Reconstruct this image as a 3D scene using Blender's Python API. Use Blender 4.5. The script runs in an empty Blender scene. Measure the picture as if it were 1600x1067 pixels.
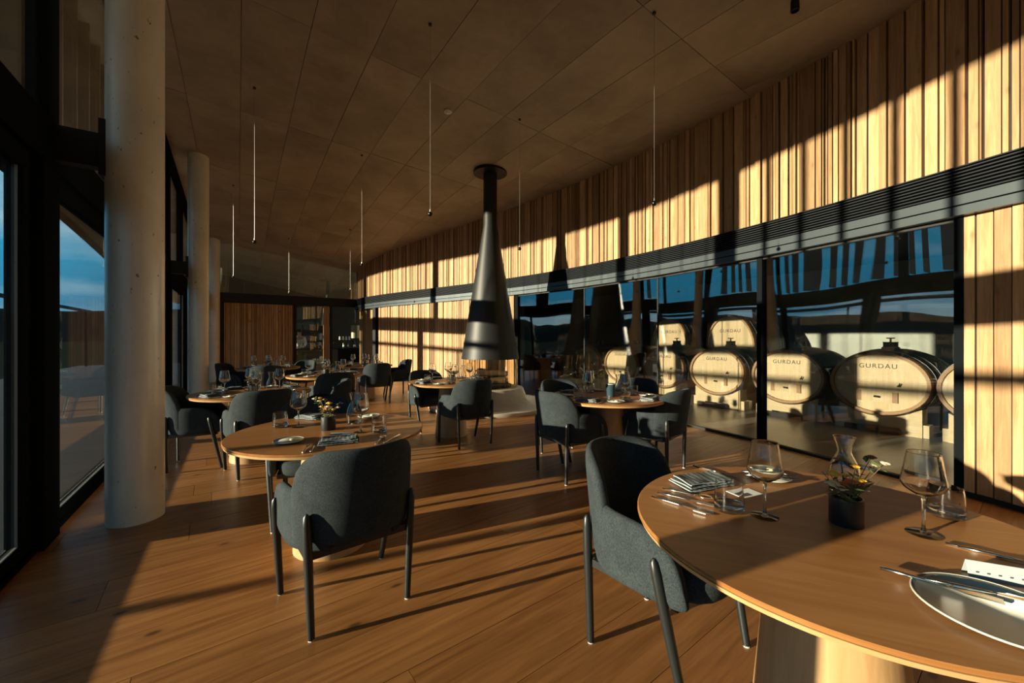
import bpy, bmesh, math, random
import numpy as np
from mathutils import Vector, Matrix

random.seed(7)
scene = bpy.context.scene
COL = scene.collection
PI = math.pi

# ------------------------------------------------------------------ camera, world, sun, exposure
FPX, HOR, EYE = 625.0, 529.0, 1.34           # focal length in pixels, horizon row, eye height
cd = bpy.data.cameras.new('camera')
cam = bpy.data.objects.new('camera', cd)
COL.objects.link(cam)
cam.location = (0, 0, EYE)
cam.rotation_euler = (PI / 2, 0, 0)
cd.sensor_width = 36.0
cd.lens = FPX / 1600 * 36.0
cd.shift_y = -(533.5 - HOR) / 1600
cd.clip_start = 0.05
cd.clip_end = 3000
scene.camera = cam

scene.view_settings.view_transform = 'Standard'
scene.view_settings.look = 'None'
scene.view_settings.exposure = 0.10
scene.view_settings.gamma = 1.0
scene.view_settings.use_curve_mapping = False
cy = scene.cycles
cy.use_denoising = True
cy.max_bounces = 12
cy.diffuse_bounces = 5
cy.glossy_bounces = 6
cy.transmission_bounces = 6
cy.transparent_max_bounces = 40
cy.sample_clamp_indirect = 6.0
cy.caustics_refractive = False

SUN_AZ, SUN_TAN = math.radians(66.3), 0.1486
SUNV = Vector((math.sin(SUN_AZ), math.cos(SUN_AZ), -SUN_TAN)).normalized()
sd = bpy.data.lights.new('sun', 'SUN')
sd.energy = 14.0
sd.color = (1.0, 0.84, 0.60)
sd.angle = math.radians(0.6)
sun = bpy.data.objects.new('sun', sd)
COL.objects.link(sun)
sun.rotation_euler = SUNV.to_track_quat('-Z', 'Y').to_euler()

w = bpy.data.worlds.new('sky')
scene.world = w
w.use_nodes = True
nt = w.node_tree
nt.nodes.clear()
def wn(t, **k):
    n = nt.nodes.new(t)
    for a, b in k.items():
        setattr(n, a, b)
    return n
wo = wn('ShaderNodeOutputWorld'); bg = wn('ShaderNodeBackground'); tc = wn('ShaderNodeTexCoord')
sep = wn('ShaderNodeSeparateXYZ'); ramp = wn('ShaderNodeValToRGB')
nt.links.new(tc.outputs['Generated'], sep.inputs[0])
nt.links.new(sep.outputs['Z'], ramp.inputs['Fac'])
els = ramp.color_ramp.elements
els[0].position, els[0].color = 0.0, (0.34, 0.42, 0.43, 1)
els[1].position, els[1].color = 1.0, (0.010, 0.075, 0.15, 1)
for p, c in ((0.035, (0.17, 0.33, 0.40, 1)), (0.065, (0.035, 0.21, 0.36, 1)), (0.14, (0.030, 0.27, 0.45, 1)), (0.45, (0.022, 0.20, 0.37, 1))):
    e = els.new(p); e.color = c
mp = wn('ShaderNodeMapping'); mp.inputs['Scale'].default_value = (1.3, 1.3, 7.0)
ns = wn('ShaderNodeTexNoise'); ns.inputs['Scale'].default_value = 2.2; ns.inputs['Detail'].default_value = 6
cr = wn('ShaderNodeValToRGB'); cr.color_ramp.elements[0].position = 0.47; cr.color_ramp.elements[1].position = 0.70
mx = wn('ShaderNodeMixRGB'); mx.inputs['Color2'].default_value = (0.50, 0.62, 0.66, 1)
mul = wn('ShaderNodeMath', operation='MULTIPLY'); mul.inputs[1].default_value = 0.55
nt.links.new(tc.outputs['Generated'], mp.inputs[0]); nt.links.new(mp.outputs[0], ns.inputs['Vector'])
nt.links.new(ns.outputs[0], cr.inputs[0]); nt.links.new(cr.outputs[0], mul.inputs[0])
nt.links.new(mul.outputs[0], mx.inputs['Fac']); nt.links.new(ramp.outputs[0], mx.inputs['Color1'])
nt.links.new(mx.outputs[0], bg.inputs['Color']); nt.links.new(bg.outputs[0], wo.inputs['Surface'])
bg.inputs['Strength'].default_value = 1.6

# ------------------------------------------------------------------ plan geometry of the building
# s runs along the row of columns (away from the camera), t across the room towards the cellar wall
C1 = np.array((-2.809, 2.987))
AX = np.array((-0.565, 0.825))
NN = np.array((0.825, 0.565))
def ST(s, t, z=0.0):
    p = C1 + s * AX + t * NN
    return Vector((p[0], p[1], z))
def to_st(x, y):
    d = np.array((x, y)) - C1
    return float(d @ AX), float(d @ NN)
ROT_AX = math.atan2(AX[1], AX[0])            # local +x along the room
_ws = np.array((-8, -5.5, -3.6, -1.6, -0.2, 1.5, 3.62, 5.5, 7.85, 9.5, 11.6))
_wt = np.array((4.3, 5.1, 5.7, 6.22, 6.38, 6.42, 6.2, 5.75, 5.0, 4.62, 4.35))
_wc = np.polyfit(_ws, _wt, 5)
def wall_t(s): return float(np.polyval(_wc, s))
def wall_p(s, z=0.0, off=0.0):               # off > 0 moves into the room
    d = float(np.polyval(np.polyder(_wc), s))
    tx = AX + d * NN
    tx = tx / np.hypot(*tx)
    n = np.array((-tx[1], tx[0]))            # towards the windows
    if n @ NN > 0: n = -n
    p = C1 + s * AX + wall_t(s) * NN + off * n
    return Vector((p[0], p[1], z)), math.atan2(tx[1], tx[0])
def ceil_z(s, t):
    return 4.97 - 0.068 * t - (0.005 + 0.0006 * t) * (s - 1) ** 2
S0, S1, TW = -8.0, 11.6, -0.42               # rear wall, far partition, glass line
def at(px, py, z=0.0):                       # a point of the horizontal plane z seen at a photo pixel
    Y = FPX * (EYE - z) / (py - HOR)
    return Vector(((px - 800) / FPX * Y, Y, z))

# ------------------------------------------------------------------ materials
M = {}
def mat(name, base=(0.5, 0.5, 0.5), rough=0.5, metal=0.0, spec=0.5, sheen=0.0):
    m = bpy.data.materials.new(name)
    m.use_nodes = True
    b = m.node_tree.nodes['Principled BSDF']
    b.inputs['Base Color'].default_value = (*base, 1)
    b.inputs['Roughness'].default_value = rough
    b.inputs['Metallic'].default_value = metal
    b.inputs['Specular IOR Level'].default_value = spec
    if sheen:
        b.inputs['Sheen Weight'].default_value = sheen
        b.inputs['Sheen Roughness'].default_value = 0.4
    M[name] = m
    return m
def nd(m, t, **k):
    n = m.node_tree.nodes.new(t)
    for a, b in k.items():
        setattr(n, a, b)
    return n
def ln(m, a, b): m.node_tree.links.new(a, b)
def bsdf(m): return m.node_tree.nodes['Principled BSDF']
def obj_coord(m, scale=(1, 1, 1), vary=True):
    tcn = nd(m, 'ShaderNodeTexCoord'); mpn = nd(m, 'ShaderNodeMapping')
    mpn.inputs['Scale'].default_value = scale
    if vary:
        oi = nd(m, 'ShaderNodeObjectInfo'); ml = nd(m, 'ShaderNodeMath', operation='MULTIPLY'); ml.inputs[1].default_value = 37.0
        cb = nd(m, 'ShaderNodeCombineXYZ')
        ln(m, oi.outputs['Random'], ml.inputs[0])
        for i in range(3): ln(m, ml.outputs[0], cb.inputs[i])
        ad = nd(m, 'ShaderNodeVectorMath', operation='ADD')
        ln(m, tcn.outputs['Object'], ad.inputs[0]); ln(m, cb.outputs[0], ad.inputs[1])
        ln(m, ad.outputs[0], mpn.inputs[0])
    else:
        ln(m, tcn.outputs['Object'], mpn.inputs[0])
    return mpn.outputs[0]
def noise(m, vec, scale=5, detail=4, rough=0.5, dist=0.0):
    n = nd(m, 'ShaderNodeTexNoise')
    n.inputs['Scale'].default_value = scale; n.inputs['Detail'].default_value = detail
    n.inputs['Roughness'].default_value = rough; n.inputs['Distortion'].default_value = dist
    ln(m, vec, n.inputs['Vector'])
    return n.outputs[0]
def rampn(m, fac, stops):
    r = nd(m, 'ShaderNodeValToRGB'); e = r.color_ramp.elements
    e[0].position, e[0].color = stops[0][0], (*stops[0][1], 1)
    e[1].position, e[1].color = stops[-1][0], (*stops[-1][1], 1)
    for p, c in stops[1:-1]:
        k = e.new(p); k.color = (*c, 1)
    ln(m, fac, r.inputs[0])
    return r.outputs[0]
def mixc(m, fac, a, b, mode='MIX'):
    x = nd(m, 'ShaderNodeMixRGB', blend_type=mode)
    for s_, v in (('Fac', fac), ('Color1', a), ('Color2', b)):
        if isinstance(v, (int, float)): x.inputs[s_].default_value = v
        elif isinstance(v, tuple): x.inputs[s_].default_value = (*v, 1)
        else: ln(m, v, x.inputs[s_])
    return x.outputs[0]
def bump(m, h, strength=0.2, dist=0.01):
    b = nd(m, 'ShaderNodeBump'); b.inputs['Strength'].default_value = strength; b.inputs['Distance'].default_value = dist
    ln(m, h, b.inputs['Height']); ln(m, b.outputs[0], bsdf(m).inputs['Normal'])
def wood(name, dark, light, along=0, vary=0.35, rough=0.5, knots=0.0, grain=1.0):
    m = mat(name, light, rough)
    sc = [14 * grain, 14 * grain, 14 * grain]; sc[along] = 0.9 * grain
    v = obj_coord(m, tuple(sc))
    g = noise(m, v, 2.2, 6, 0.6, 0.6)
    col = rampn(m, g, [(0.3, dark), (0.52, tuple((a + b) / 2 for a, b in zip(dark, light))), (0.72, light)])
    oi = nd(m, 'ShaderNodeObjectInfo')
    tint = rampn(m, oi.outputs['Random'], [(0.0, tuple(1 - vary * k for k in (1.0, 1.08, 1.2))), (1.0, (1.0, 1.0, 1.0))])
    col = mixc(m, 1.0, col, tint, 'MULTIPLY')
    if knots:
        vv = obj_coord(m, (1, 1, 1))
        sx_ = nd(m, 'ShaderNodeSeparateXYZ'); ln(m, vv, sx_.inputs[0])
        cb_ = nd(m, 'ShaderNodeCombineXYZ')
        ma = nd(m, 'ShaderNodeMath', operation='MULTIPLY'); ma.inputs[1].default_value = 2.3
        mb_ = nd(m, 'ShaderNodeMath', operation='MULTIPLY'); mb_.inputs[1].default_value = 1.1
        ln(m, sx_.outputs[0 if along == 2 else 1], ma.inputs[0]); ln(m, sx_.outputs[along], mb_.inputs[0])
        ln(m, ma.outputs[0], cb_.inputs[0]); ln(m, mb_.outputs[0], cb_.inputs[1])
        vo = nd(m, 'ShaderNodeTexVoronoi', voronoi_dimensions='2D'); vo.inputs['Scale'].default_value = 1.0
        ln(m, cb_.outputs[0], vo.inputs['Vector'])
        k = rampn(m, vo.outputs['Distance'], [(0.0, (1, 1, 1)), (0.022, (0.85, 0.85, 0.85)), (0.04, (0.25, 0.25, 0.25)), (0.085, (0, 0, 0))])
        bw = nd(m, 'ShaderNodeRGBToBW'); ln(m, k, bw.inputs[0])
        mm = nd(m, 'ShaderNodeMath', operation='MULTIPLY'); mm.inputs[1].default_value = knots
        ln(m, bw.outputs[0], mm.inputs[0])
        col = mixc(m, mm.outputs[0], col, tuple(c * 0.25 for c in dark))
    ln(m, col, bsdf(m).inputs['Base Color'])
    bump(m, g, 0.12, 0.004)
    return m

wood('cladding', (0.36, 0.185, 0.074), (0.61, 0.395, 0.195), along=2, vary=0.52, rough=0.62, knots=0.5)
wood('floor_oak', (0.215, 0.088, 0.026), (0.42, 0.192, 0.062), along=0, vary=0.30, rough=0.36, knots=0.9, grain=0.8)
bsdf(M['floor_oak']).inputs['Specular IOR Level'].default_value = 0.32
wood('table_oak', (0.26, 0.105, 0.03), (0.40, 0.185, 0.06), along=0, vary=0.12, rough=0.34, grain=0.7)
wood('table_edge', (0.50, 0.30, 0.13), (0.62, 0.40, 0.19), along=0, vary=0.1, rough=0.4)
wood('pedestal_oak', (0.40, 0.23, 0.10), (0.52, 0.32, 0.155), along=2, vary=0.12, rough=0.45)
wood('deck_wood', (0.03, 0.033, 0.032), (0.07, 0.078, 0.078), along=1, vary=0.3, rough=0.75)
bsdf(M['deck_wood']).inputs['Specular IOR Level'].default_value = 0.15
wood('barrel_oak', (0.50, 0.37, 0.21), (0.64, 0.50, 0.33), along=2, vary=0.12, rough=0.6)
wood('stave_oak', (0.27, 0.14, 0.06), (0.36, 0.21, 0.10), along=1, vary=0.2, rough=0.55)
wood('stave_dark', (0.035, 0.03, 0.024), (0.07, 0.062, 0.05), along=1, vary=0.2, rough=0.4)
wood('cradle_pine', (0.52, 0.40, 0.24), (0.66, 0.54, 0.36), along=0, vary=0.15, rough=0.65)
mat('barrel_dark', (0.018, 0.020, 0.022), 0.4)
mat('hoop_steel', (0.07, 0.075, 0.08), 0.35, 0.8)
mat('lettering_black', (0.02, 0.018, 0.016), 0.6)

m = mat('concrete_ceiling', (0.25, 0.2, 0.16), 0.55)
v = obj_coord(m, (1, 1, 1))
g1 = noise(m, v, 0.9, 6, 0.62, 0.3); g2 = noise(m, v, 9, 5, 0.6)
c_ = rampn(m, g1, [(0.28, (0.185, 0.145, 0.105)), (0.5, (0.285, 0.23, 0.17)), (0.72, (0.36, 0.29, 0.22))])
c_ = mixc(m, 0.18, c_, g2, 'OVERLAY')
ln(m, c_, bsdf(m).inputs['Base Color']); bump(m, g2, 0.08, 0.004)
m = mat('concrete_column', (0.45, 0.42, 0.37), 0.32)
v = obj_coord(m, (1, 1, 0.6), vary=True)
g1 = noise(m, v, 2.2, 6, 0.65, 0.4); g2 = noise(m, v, 26, 3, 0.5)
c_ = rampn(m, g1, [(0.3, (0.50, 0.47, 0.41)), (0.7, (0.66, 0.63, 0.56))])
pits = rampn(m, g2, [(0.27, (0.25, 0.25, 0.25)), (0.32, (1, 1, 1)), (1.0, (1, 1, 1))])
c_ = mixc(m, 1.0, c_, pits, 'MULTIPLY')
ln(m, c_, bsdf(m).inputs['Base Color']); bump(m, g1, 0.1, 0.006)
m = mat('concrete_cellar', (0.34, 0.36, 0.33), 0.6)
v = obj_coord(m, (1, 1, 1), vary=False)
g1 = noise(m, v, 1.1, 6, 0.6, 0.4)
ln(m, rampn(m, g1, [(0.3, (0.24, 0.27, 0.25)), (0.7, (0.42, 0.44, 0.40))]), bsdf(m).inputs['Base Color'])
m = mat('cellar_floor', (0.2, 0.2, 0.18), 0.28)
v = obj_coord(m, (1, 1, 1), vary=False)
ln(m, rampn(m, noise(m, v, 1.5, 5, 0.6), [(0.3, (0.15, 0.155, 0.14)), (0.7, (0.25, 0.255, 0.235))]), bsdf(m).inputs['Base Color'])
m = mat('plinth_concrete', (0.42, 0.38, 0.32), 0.55)
v = obj_coord(m, (1, 1, 1), vary=False)
ln(m, rampn(m, noise(m, v, 6, 5, 0.6), [(0.3, (0.36, 0.32, 0.26)), (0.7, (0.47, 0.43, 0.36))]), bsdf(m).inputs['Base Color'])
mat('black', (0.006, 0.006, 0.007), 0.7)
mat('black_steel', (0.008, 0.009, 0.011), 0.5, spec=0.3)
mat('gasket', (0.16, 0.17, 0.16), 0.5)
mat('fin_wood', (0.10, 0.075, 0.042), 0.6)
mat('frame_black', (0.007, 0.0085, 0.010), 0.7, spec=0.0)
mat('band_steel', (0.011, 0.014, 0.019), 0.55, 0.0, spec=0.15)
mat('fascia_steel', (0.06, 0.075, 0.085), 0.34, 0.4)
mat('hood_steel', (0.013, 0.014, 0.014), 0.48, 0.0, spec=0.35)
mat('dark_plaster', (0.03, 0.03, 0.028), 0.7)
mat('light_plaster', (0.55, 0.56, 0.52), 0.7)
m = mat('felt', (0.04, 0.045, 0.05), 0.95, spec=0.12, sheen=0.0)
v = obj_coord(m, (1, 1, 1), vary=False)
g1 = noise(m, v, 170, 3, 0.7); g0 = noise(m, v, 14, 3)
c_ = rampn(m, g1, [(0.3, (0.010, 0.0135, 0.016)), (0.7, (0.051, 0.064, 0.072))])
c_ = mixc(m, 0.35, c_, rampn(m, g0, [(0.3, (0.013, 0.017, 0.0195)), (0.7, (0.036, 0.044, 0.049))]))
ln(m, c_, bsdf(m).inputs['Base Color']); bump(m, g1, 0.25, 0.002)
mat('black_ash', (0.012, 0.014, 0.015), 0.38)
mat('glide_white', (0.6, 0.58, 0.54), 0.5)
mat('silver', (0.72, 0.70, 0.66), 0.16, 1.0)
mat('dark_metal', (0.03, 0.03, 0.03), 0.3, 0.9)
mat('wire_metal', (0.28, 0.26, 0.24), 0.4, 0.6)
mat('pot_black', (0.010, 0.012, 0.014), 0.45)
mat('soil', (0.03, 0.02, 0.012), 0.9)
mat('paper_white', (0.72, 0.75, 0.76), 0.7)
mat('paper_grey', (0.33, 0.37, 0.40), 0.7)
mat('ink', (0.05, 0.05, 0.055), 0.7)
mat('plate_grey', (0.10, 0.125, 0.13), 0.2)
mat('plate_rim', (0.50, 0.50, 0.44), 0.3)
mat('butter', (0.72, 0.62, 0.36), 0.5)
mat('petal_yellow', (0.75, 0.42, 0.03), 0.6)
mat('petal_orange', (0.62, 0.16, 0.05), 0.6)
mat('petal_cream', (0.62, 0.50, 0.32), 0.6)
mat('leaf_green', (0.10, 0.14, 0.045), 0.55)
mat('leaf_brown', (0.12, 0.07, 0.035), 0.6)
mat('stem_green', (0.08, 0.09, 0.035), 0.6)
mat('blue_glaze', (0.025, 0.05, 0.065), 0.2)
mat('bark', (0.055, 0.032, 0.02), 0.85)
mat('log_end', (0.30, 0.19, 0.10), 0.7)
mat('skin', (0.45, 0.27, 0.19), 0.5)
mat('hair_dark', (0.035, 0.018, 0.010), 0.5)
mat('shirt_white', (0.75, 0.74, 0.70), 0.8)
mat('trousers_black', (0.02, 0.02, 0.022), 0.8)
mat('bottle_green', (0.02, 0.05, 0.03), 0.12)
mat('lamp_shade', (0.20, 0.19, 0.12), 0.5, 0.3)
mat('counter_olive', (0.07, 0.06, 0.04), 0.5)
mat('hill_green', (0.012, 0.018, 0.018), 0.95, spec=0.0)
mat('field', (0.022, 0.028, 0.022), 0.95, spec=0.0)
m = mat('napkin_cloth', (0.06, 0.07, 0.08), 0.9)
v = obj_coord(m, (1, 1, 1), vary=True)
wv = nd(m, 'ShaderNodeTexWave', wave_type='BANDS', bands_direction='X'); wv.inputs['Scale'].default_value = 14; wv.inputs['Distortion'].default_value = 3.5
wv.inputs['Detail'].default_value = 2
ln(m, v, wv.inputs['Vector'])
ln(m, rampn(m, wv.outputs[0], [(0.0, (0.03, 0.04, 0.045)), (0.6, (0.07, 0.085, 0.09)), (0.85, (0.13, 0.15, 0.15))]), bsdf(m).inputs['Base Color'])

def glass(name, tint=(0.93, 0.97, 0.96), f0=0.045, wob=0.0, boost=1.0):
    m = bpy.data.materials.new(name); m.use_nodes = True
    t = m.node_tree; t.nodes.clear()
    out = nd(m, 'ShaderNodeOutputMaterial'); mixs = nd(m, 'ShaderNodeMixShader')
    tr = nd(m, 'ShaderNodeBsdfTransparent'); gl = nd(m, 'ShaderNodeBsdfGlossy')
    tr.inputs[0].default_value = (*tint, 1); gl.inputs['Roughness'].default_value = 0.0
    gl.inputs['Color'].default_value = (0.95, 0.97, 1.0, 1)
    lw = nd(m, 'ShaderNodeLayerWeight'); lw.inputs['Blend'].default_value = 0.5
    p = nd(m, 'ShaderNodeMath', operation='POWER'); p.inputs[1].default_value = 5.0
    a = nd(m, 'ShaderNodeMath', operation='MULTIPLY_ADD'); a.inputs[1].default_value = (1 - f0) * boost; a.inputs[2].default_value = f0
    ln(m, lw.outputs['Facing'], p.inputs[0]); ln(m, p.outputs[0], a.inputs[0]); ln(m, a.outputs[0], mixs.inputs[0])
    ln(m, tr.outputs[0], mixs.inputs[1]); ln(m, gl.outputs[0], mixs.inputs[2]); ln(m, mixs.outputs[0], out.inputs[0])
    if wob:
        tcn = nd(m, 'ShaderNodeTexCoord'); mpn = nd(m, 'ShaderNodeMapping'); mpn.inputs['Scale'].default_value = (1.0, 1.0, 0.25)
        ln(m, tcn.outputs['Object'], mpn.inputs[0])
        nz = nd(m, 'ShaderNodeTexNoise'); nz.inputs['Scale'].default_value = 1.1; nz.inputs['Detail'].default_value = 1
        ln(m, mpn.outputs[0], nz.inputs['Vector'])
        b = nd(m, 'ShaderNodeBump'); b.inputs['Strength'].default_value = 1.0; b.inputs['Distance'].default_value = wob
        ln(m, nz.outputs[0], b.inputs['Height']); ln(m, b.outputs[0], gl.inputs['Normal'])
    M[name] = m
    return m
glass('window_glass', (0.95, 0.98, 0.97), 0.04)
glass('cellar_glass', (0.945, 0.955, 0.945), 0.15, wob=0.018, boost=1.25)
for nm_, cl_ in (('table_glass', (0.97, 0.98, 0.98)), ('thick_glass', (0.92, 0.95, 0.96))):
    m = bpy.data.materials.new(nm_); m.use_nodes = True; m.node_tree.nodes.clear()
    o_ = nd(m, 'ShaderNodeOutputMaterial'); g_ = nd(m, 'ShaderNodeBsdfGlass')
    g_.inputs['Color'].default_value = (*cl_, 1); g_.inputs['Roughness'].default_value = 0.0; g_.inputs['IOR'].default_value = 1.46
    ln(m, g_.outputs[0], o_.inputs[0]); M[nm_] = m
glass('fire_glass', (0.97, 0.93, 0.85), 0.05)

# ------------------------------------------------------------------ mesh helpers
class MB:
    def __init__(self): self.v = []; self.f = []
    def add(self, vs, fs):
        o = len(self.v); self.v += [tuple(x) for x in vs]; self.f += [tuple(i + o for i in q) for q in fs]
        return self
    def box(self, a, b, M4=None):
        (x0, y0, z0), (x1, y1, z1) = a, b
        vs = [Vector(p) for p in ((x0, y0, z0), (x1, y0, z0), (x1, y1, z0), (x0, y1, z0), (x0, y0, z1), (x1, y0, z1), (x1, y1, z1), (x0, y1, z1))]
        if M4: vs = [M4 @ p for p in vs]
        return self.add(vs, [(0, 3, 2, 1), (4, 5, 6, 7), (0, 1, 5, 4), (1, 2, 6, 5), (2, 3, 7, 6), (3, 0, 4, 7)])
    def lathe(self, prof, n=24, M4=None, sx=1.0, sy=1.0):
        vs, fs = [], []
        for r, z in prof:
            for k in range(n):
                a = 2 * PI * k / n
                vs.append(Vector((r * sx * math.cos(a), r * sy * math.sin(a), z)))
        L = len(prof)
        for i in range(L - 1):
            for k in range(n):
                k2 = (k + 1) % n
                fs.append((i * n + k, i * n + k2, (i + 1) * n + k2, (i + 1) * n + k))
        if prof[0][0] > 1e-5: fs.append(tuple(reversed(range(n))))
        if prof[-1][0] > 1e-5: fs.append(tuple((L - 1) * n + k for k in range(n)))
        if M4: vs = [M4 @ p for p in vs]
        return self.add(vs, fs)
    def tube(self, pts, rad, n=8):
        pts = [Vector(p) for p in pts]
        if isinstance(rad, (int, float)): rad = [rad] * len(pts)
        vs, fs = [], []
        up = None
        for i, p in enumerate(pts):
            d = (pts[min(i + 1, len(pts) - 1)] - pts[max(i - 1, 0)]).normalized()
            if up is None:
                up = d.orthogonal().normalized()
            up = (up - d * up.dot(d)).normalized()
            sd_ = d.cross(up)
            for k in range(n):
                a = 2 * PI * k / n
                vs.append(p + (up * math.cos(a) + sd_ * math.sin(a)) * rad[i])
        for i in range(len(pts) - 1):
            for k in range(n):
                k2 = (k + 1) % n
                fs.append((i * n + k, i * n + k2, (i + 1) * n + k2, (i + 1) * n + k))
        fs.append(tuple(reversed(range(n)))); L = len(pts) - 1
        fs.append(tuple(L * n + k for k in range(n)))
        return self.add(vs, fs)
    def prism(self, poly, z0, z1):
        n = len(poly)
        vs = [(x, y, z0) for x, y in poly] + [(x, y, z1) for x, y in poly]
        fs = [tuple(reversed(range(n))), tuple(range(n, 2 * n))] + [(i, (i + 1) % n, n + (i + 1) % n, n + i) for i in range(n)]
        return self.add(vs, fs)
    def mesh(self, name, material, smooth=False):
        me = bpy.data.meshes.new(name)
        me.from_pydata(self.v, [], self.f)
        me.update()
        bm = bmesh.new(); bm.from_mesh(me)
        bmesh.ops.remove_doubles(bm, verts=bm.verts, dist=1e-6)
        bmesh.ops.recalc_face_normals(bm, faces=bm.faces)
        bm.to_mesh(me); bm.free()
        if material: me.materials.append(M[material])
        if smooth:
            me.polygons.foreach_set('use_smooth', [True] * len(me.polygons))
            if smooth != 'all':
                try: me.set_sharp_from_angle(angle=math.radians(40))
                except Exception: pass
        return me
    def build(self, name, material, parent=None, loc=None, rz=0.0, smooth=False):
        return link(name, self.mesh(name, material, smooth), parent, loc, rz)
def link(name, me, parent=None, loc=None, rz=0.0):
    o = bpy.data.objects.new(name, me)
    COL.objects.link(o)
    if parent is not None: o.parent = parent
    if loc is not None: o.location = loc
    o.rotation_euler = (0, 0, rz)
    return o
def thing(name, label, cat, loc=(0, 0, 0), rz=0.0, group=None):
    o = bpy.data.objects.new(name, None)
    COL.objects.link(o)
    o.empty_display_size = 0.1
    o.location = loc; o.rotation_euler = (0, 0, rz)
    return tag(o, label, cat, group)
def tag(o, label, cat, group=None):
    o['label'] = label; o['category'] = cat
    if group: o['group'] = group
    return o
def struct(o):
    o['kind'] = 'structure'
    return o
def copy_tree(src, parent=None):
    c = src.copy(); COL.objects.link(c)
    c.parent = parent
    for ch in src.children: copy_tree(ch, c)
    return c
def T(x=0, y=0, z=0): return Matrix.Translation((x, y, z))
def RZ(a): return Matrix.Rotation(a, 4, 'Z')
def RX(a): return Matrix.Rotation(a, 4, 'X')
def RY(a): return Matrix.Rotation(a, 4, 'Y')

def clip(poly, a, b, c):                     # keep a*x + b*y <= c
    out = []
    for i in range(len(poly)):
        p, q = poly[i], poly[(i + 1) % len(poly)]
        dp, dq = a * p[0] + b * p[1] - c, a * q[0] + b * q[1] - c
        if dp <= 0: out.append(p)
        if dp * dq < 0:
            k = dp / (dp - dq)
            out.append((p[0] + k * (q[0] - p[0]), p[1] + k * (q[1] - p[1])))
    return out
def area(poly):
    return abs(sum(poly[i][0] * poly[(i + 1) % len(poly)][1] - poly[(i + 1) % len(poly)][0] * poly[i][1] for i in range(len(poly)))) / 2

# ------------------------------------------------------------------ floor of oak planks
outline = [(ST(S0, TW).x, ST(S0, TW).y), (ST(S1, TW).x, ST(S1, TW).y)]
for s in np.linspace(S1, S0, 26):
    p, _ = wall_p(s, 0, -0.02); outline.append((p.x, p.y))
def hull(pts):
    pts = sorted(set(pts))
    def half(ps):
        o = []
        for p in ps:
            while len(o) > 1 and (o[-1][0] - o[-2][0]) * (p[1] - o[-2][1]) - (o[-1][1] - o[-2][1]) * (p[0] - o[-2][0]) <= 1e-9: o.pop()
            o.append(p)
        return o
    a, b = half(pts), half(pts[::-1])
    return a[:-1] + b[:-1]
outline = hull(outline)
cx = sum(p[0] for p in outline) / len(outline); cyy = sum(p[1] for p in outline) / len(outline)
halves = []
for i in range(len(outline)):
    p, q = outline[i], outline[(i + 1) % len(outline)]
    a, b = q[1] - p[1], -(q[0] - p[0]); c = a * p[0] + b * p[1]
    if a * cx + b * cyy > c: a, b, c = -a, -b, -c
    halves.append((a, b, c))
fl = struct(MB().prism(outline, -0.15, -0.012).build('floor', 'black'))
pdir = math.radians(90 - 53.0)               # planks run across the view
pw, plen = 0.313, 2.35
dx, dy = math.cos(pdir), math.sin(pdir)
row0 = -1.232                                # measured seam offset along the plank normal (0.6, -0.8)
for r in range(-62, 32):
    off = random.uniform(0, plen)
    v0 = row0 + r * pw
    for k in range(-8, 9):
        u0 = k * plen + off - 3
        loc = []
        for u, vv in ((u0 + .0012, v0 + .0012), (u0 + plen - .0012, v0 + .0012), (u0 + plen - .0012, v0 + pw - .0012), (u0 + .0012, v0 + pw - .0012)):
            loc.append((u * dx + vv * dy, u * dy - vv * dx))
        poly = loc
        for h_ in halves:
            poly = clip(poly, *h_)
            if len(poly) < 3: break
        if len(poly) < 3 or area(poly) < 0.004: continue
        mx_ = sum(p[0] for p in poly) / len(poly); my_ = sum(p[1] for p in poly) / len(poly)
        ca, sa = math.cos(-pdir), math.sin(-pdir)
        lp = [((x - mx_) * ca - (y - my_) * sa, (x - mx_) * sa + (y - my_) * ca) for x, y in poly]
        MB().prism(lp, -0.011, 0.0).build('plank', 'floor_oak', fl, (mx_, my_, random.uniform(-.0004, 0)), pdir)

# ------------------------------------------------------------------ ceiling of cast concrete panels
TE = -3.3                                    # eave line outside the glass
gs = np.arange(-9.0, 24.1, 2.5); gt = np.arange(TE, 7.3, 0.66)
mb = MB()
NSX, NTX = 34, 16
ss = np.linspace(-9.0, 23.5, NSX); tt = np.linspace(TE - .12, 7.2, NTX)
for dz in (0.03, 0.55):
    for s in ss:
        for t in tt:
            mb.v.append(tuple(ST(s, t, ceil_z(s, t) + dz)))
n0 = NSX * NTX
for i in range(NSX - 1):
    for j in range(NTX - 1):
        q = (i * NTX + j, (i + 1) * NTX + j, (i + 1) * NTX + j + 1, i * NTX + j + 1)
        mb.f.append(q); mb.f.append(tuple(n0 + k for k in reversed(q)))
per = [i * NTX for i in range(NSX)] + [(NSX - 1) * NTX + j for j in range(1, NTX)] + [i * NTX + NTX - 1 for i in range(NSX - 2, -1, -1)] + [j for j in range(NTX - 2, 0, -1)]
for i in range(len(per)):
    a, b = per[i], per[(i + 1) % len(per)]
    mb.f.append((a, b, n0 + b, n0 + a))
ce = struct(mb.build('ceiling', 'concrete_ceiling'))
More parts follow.
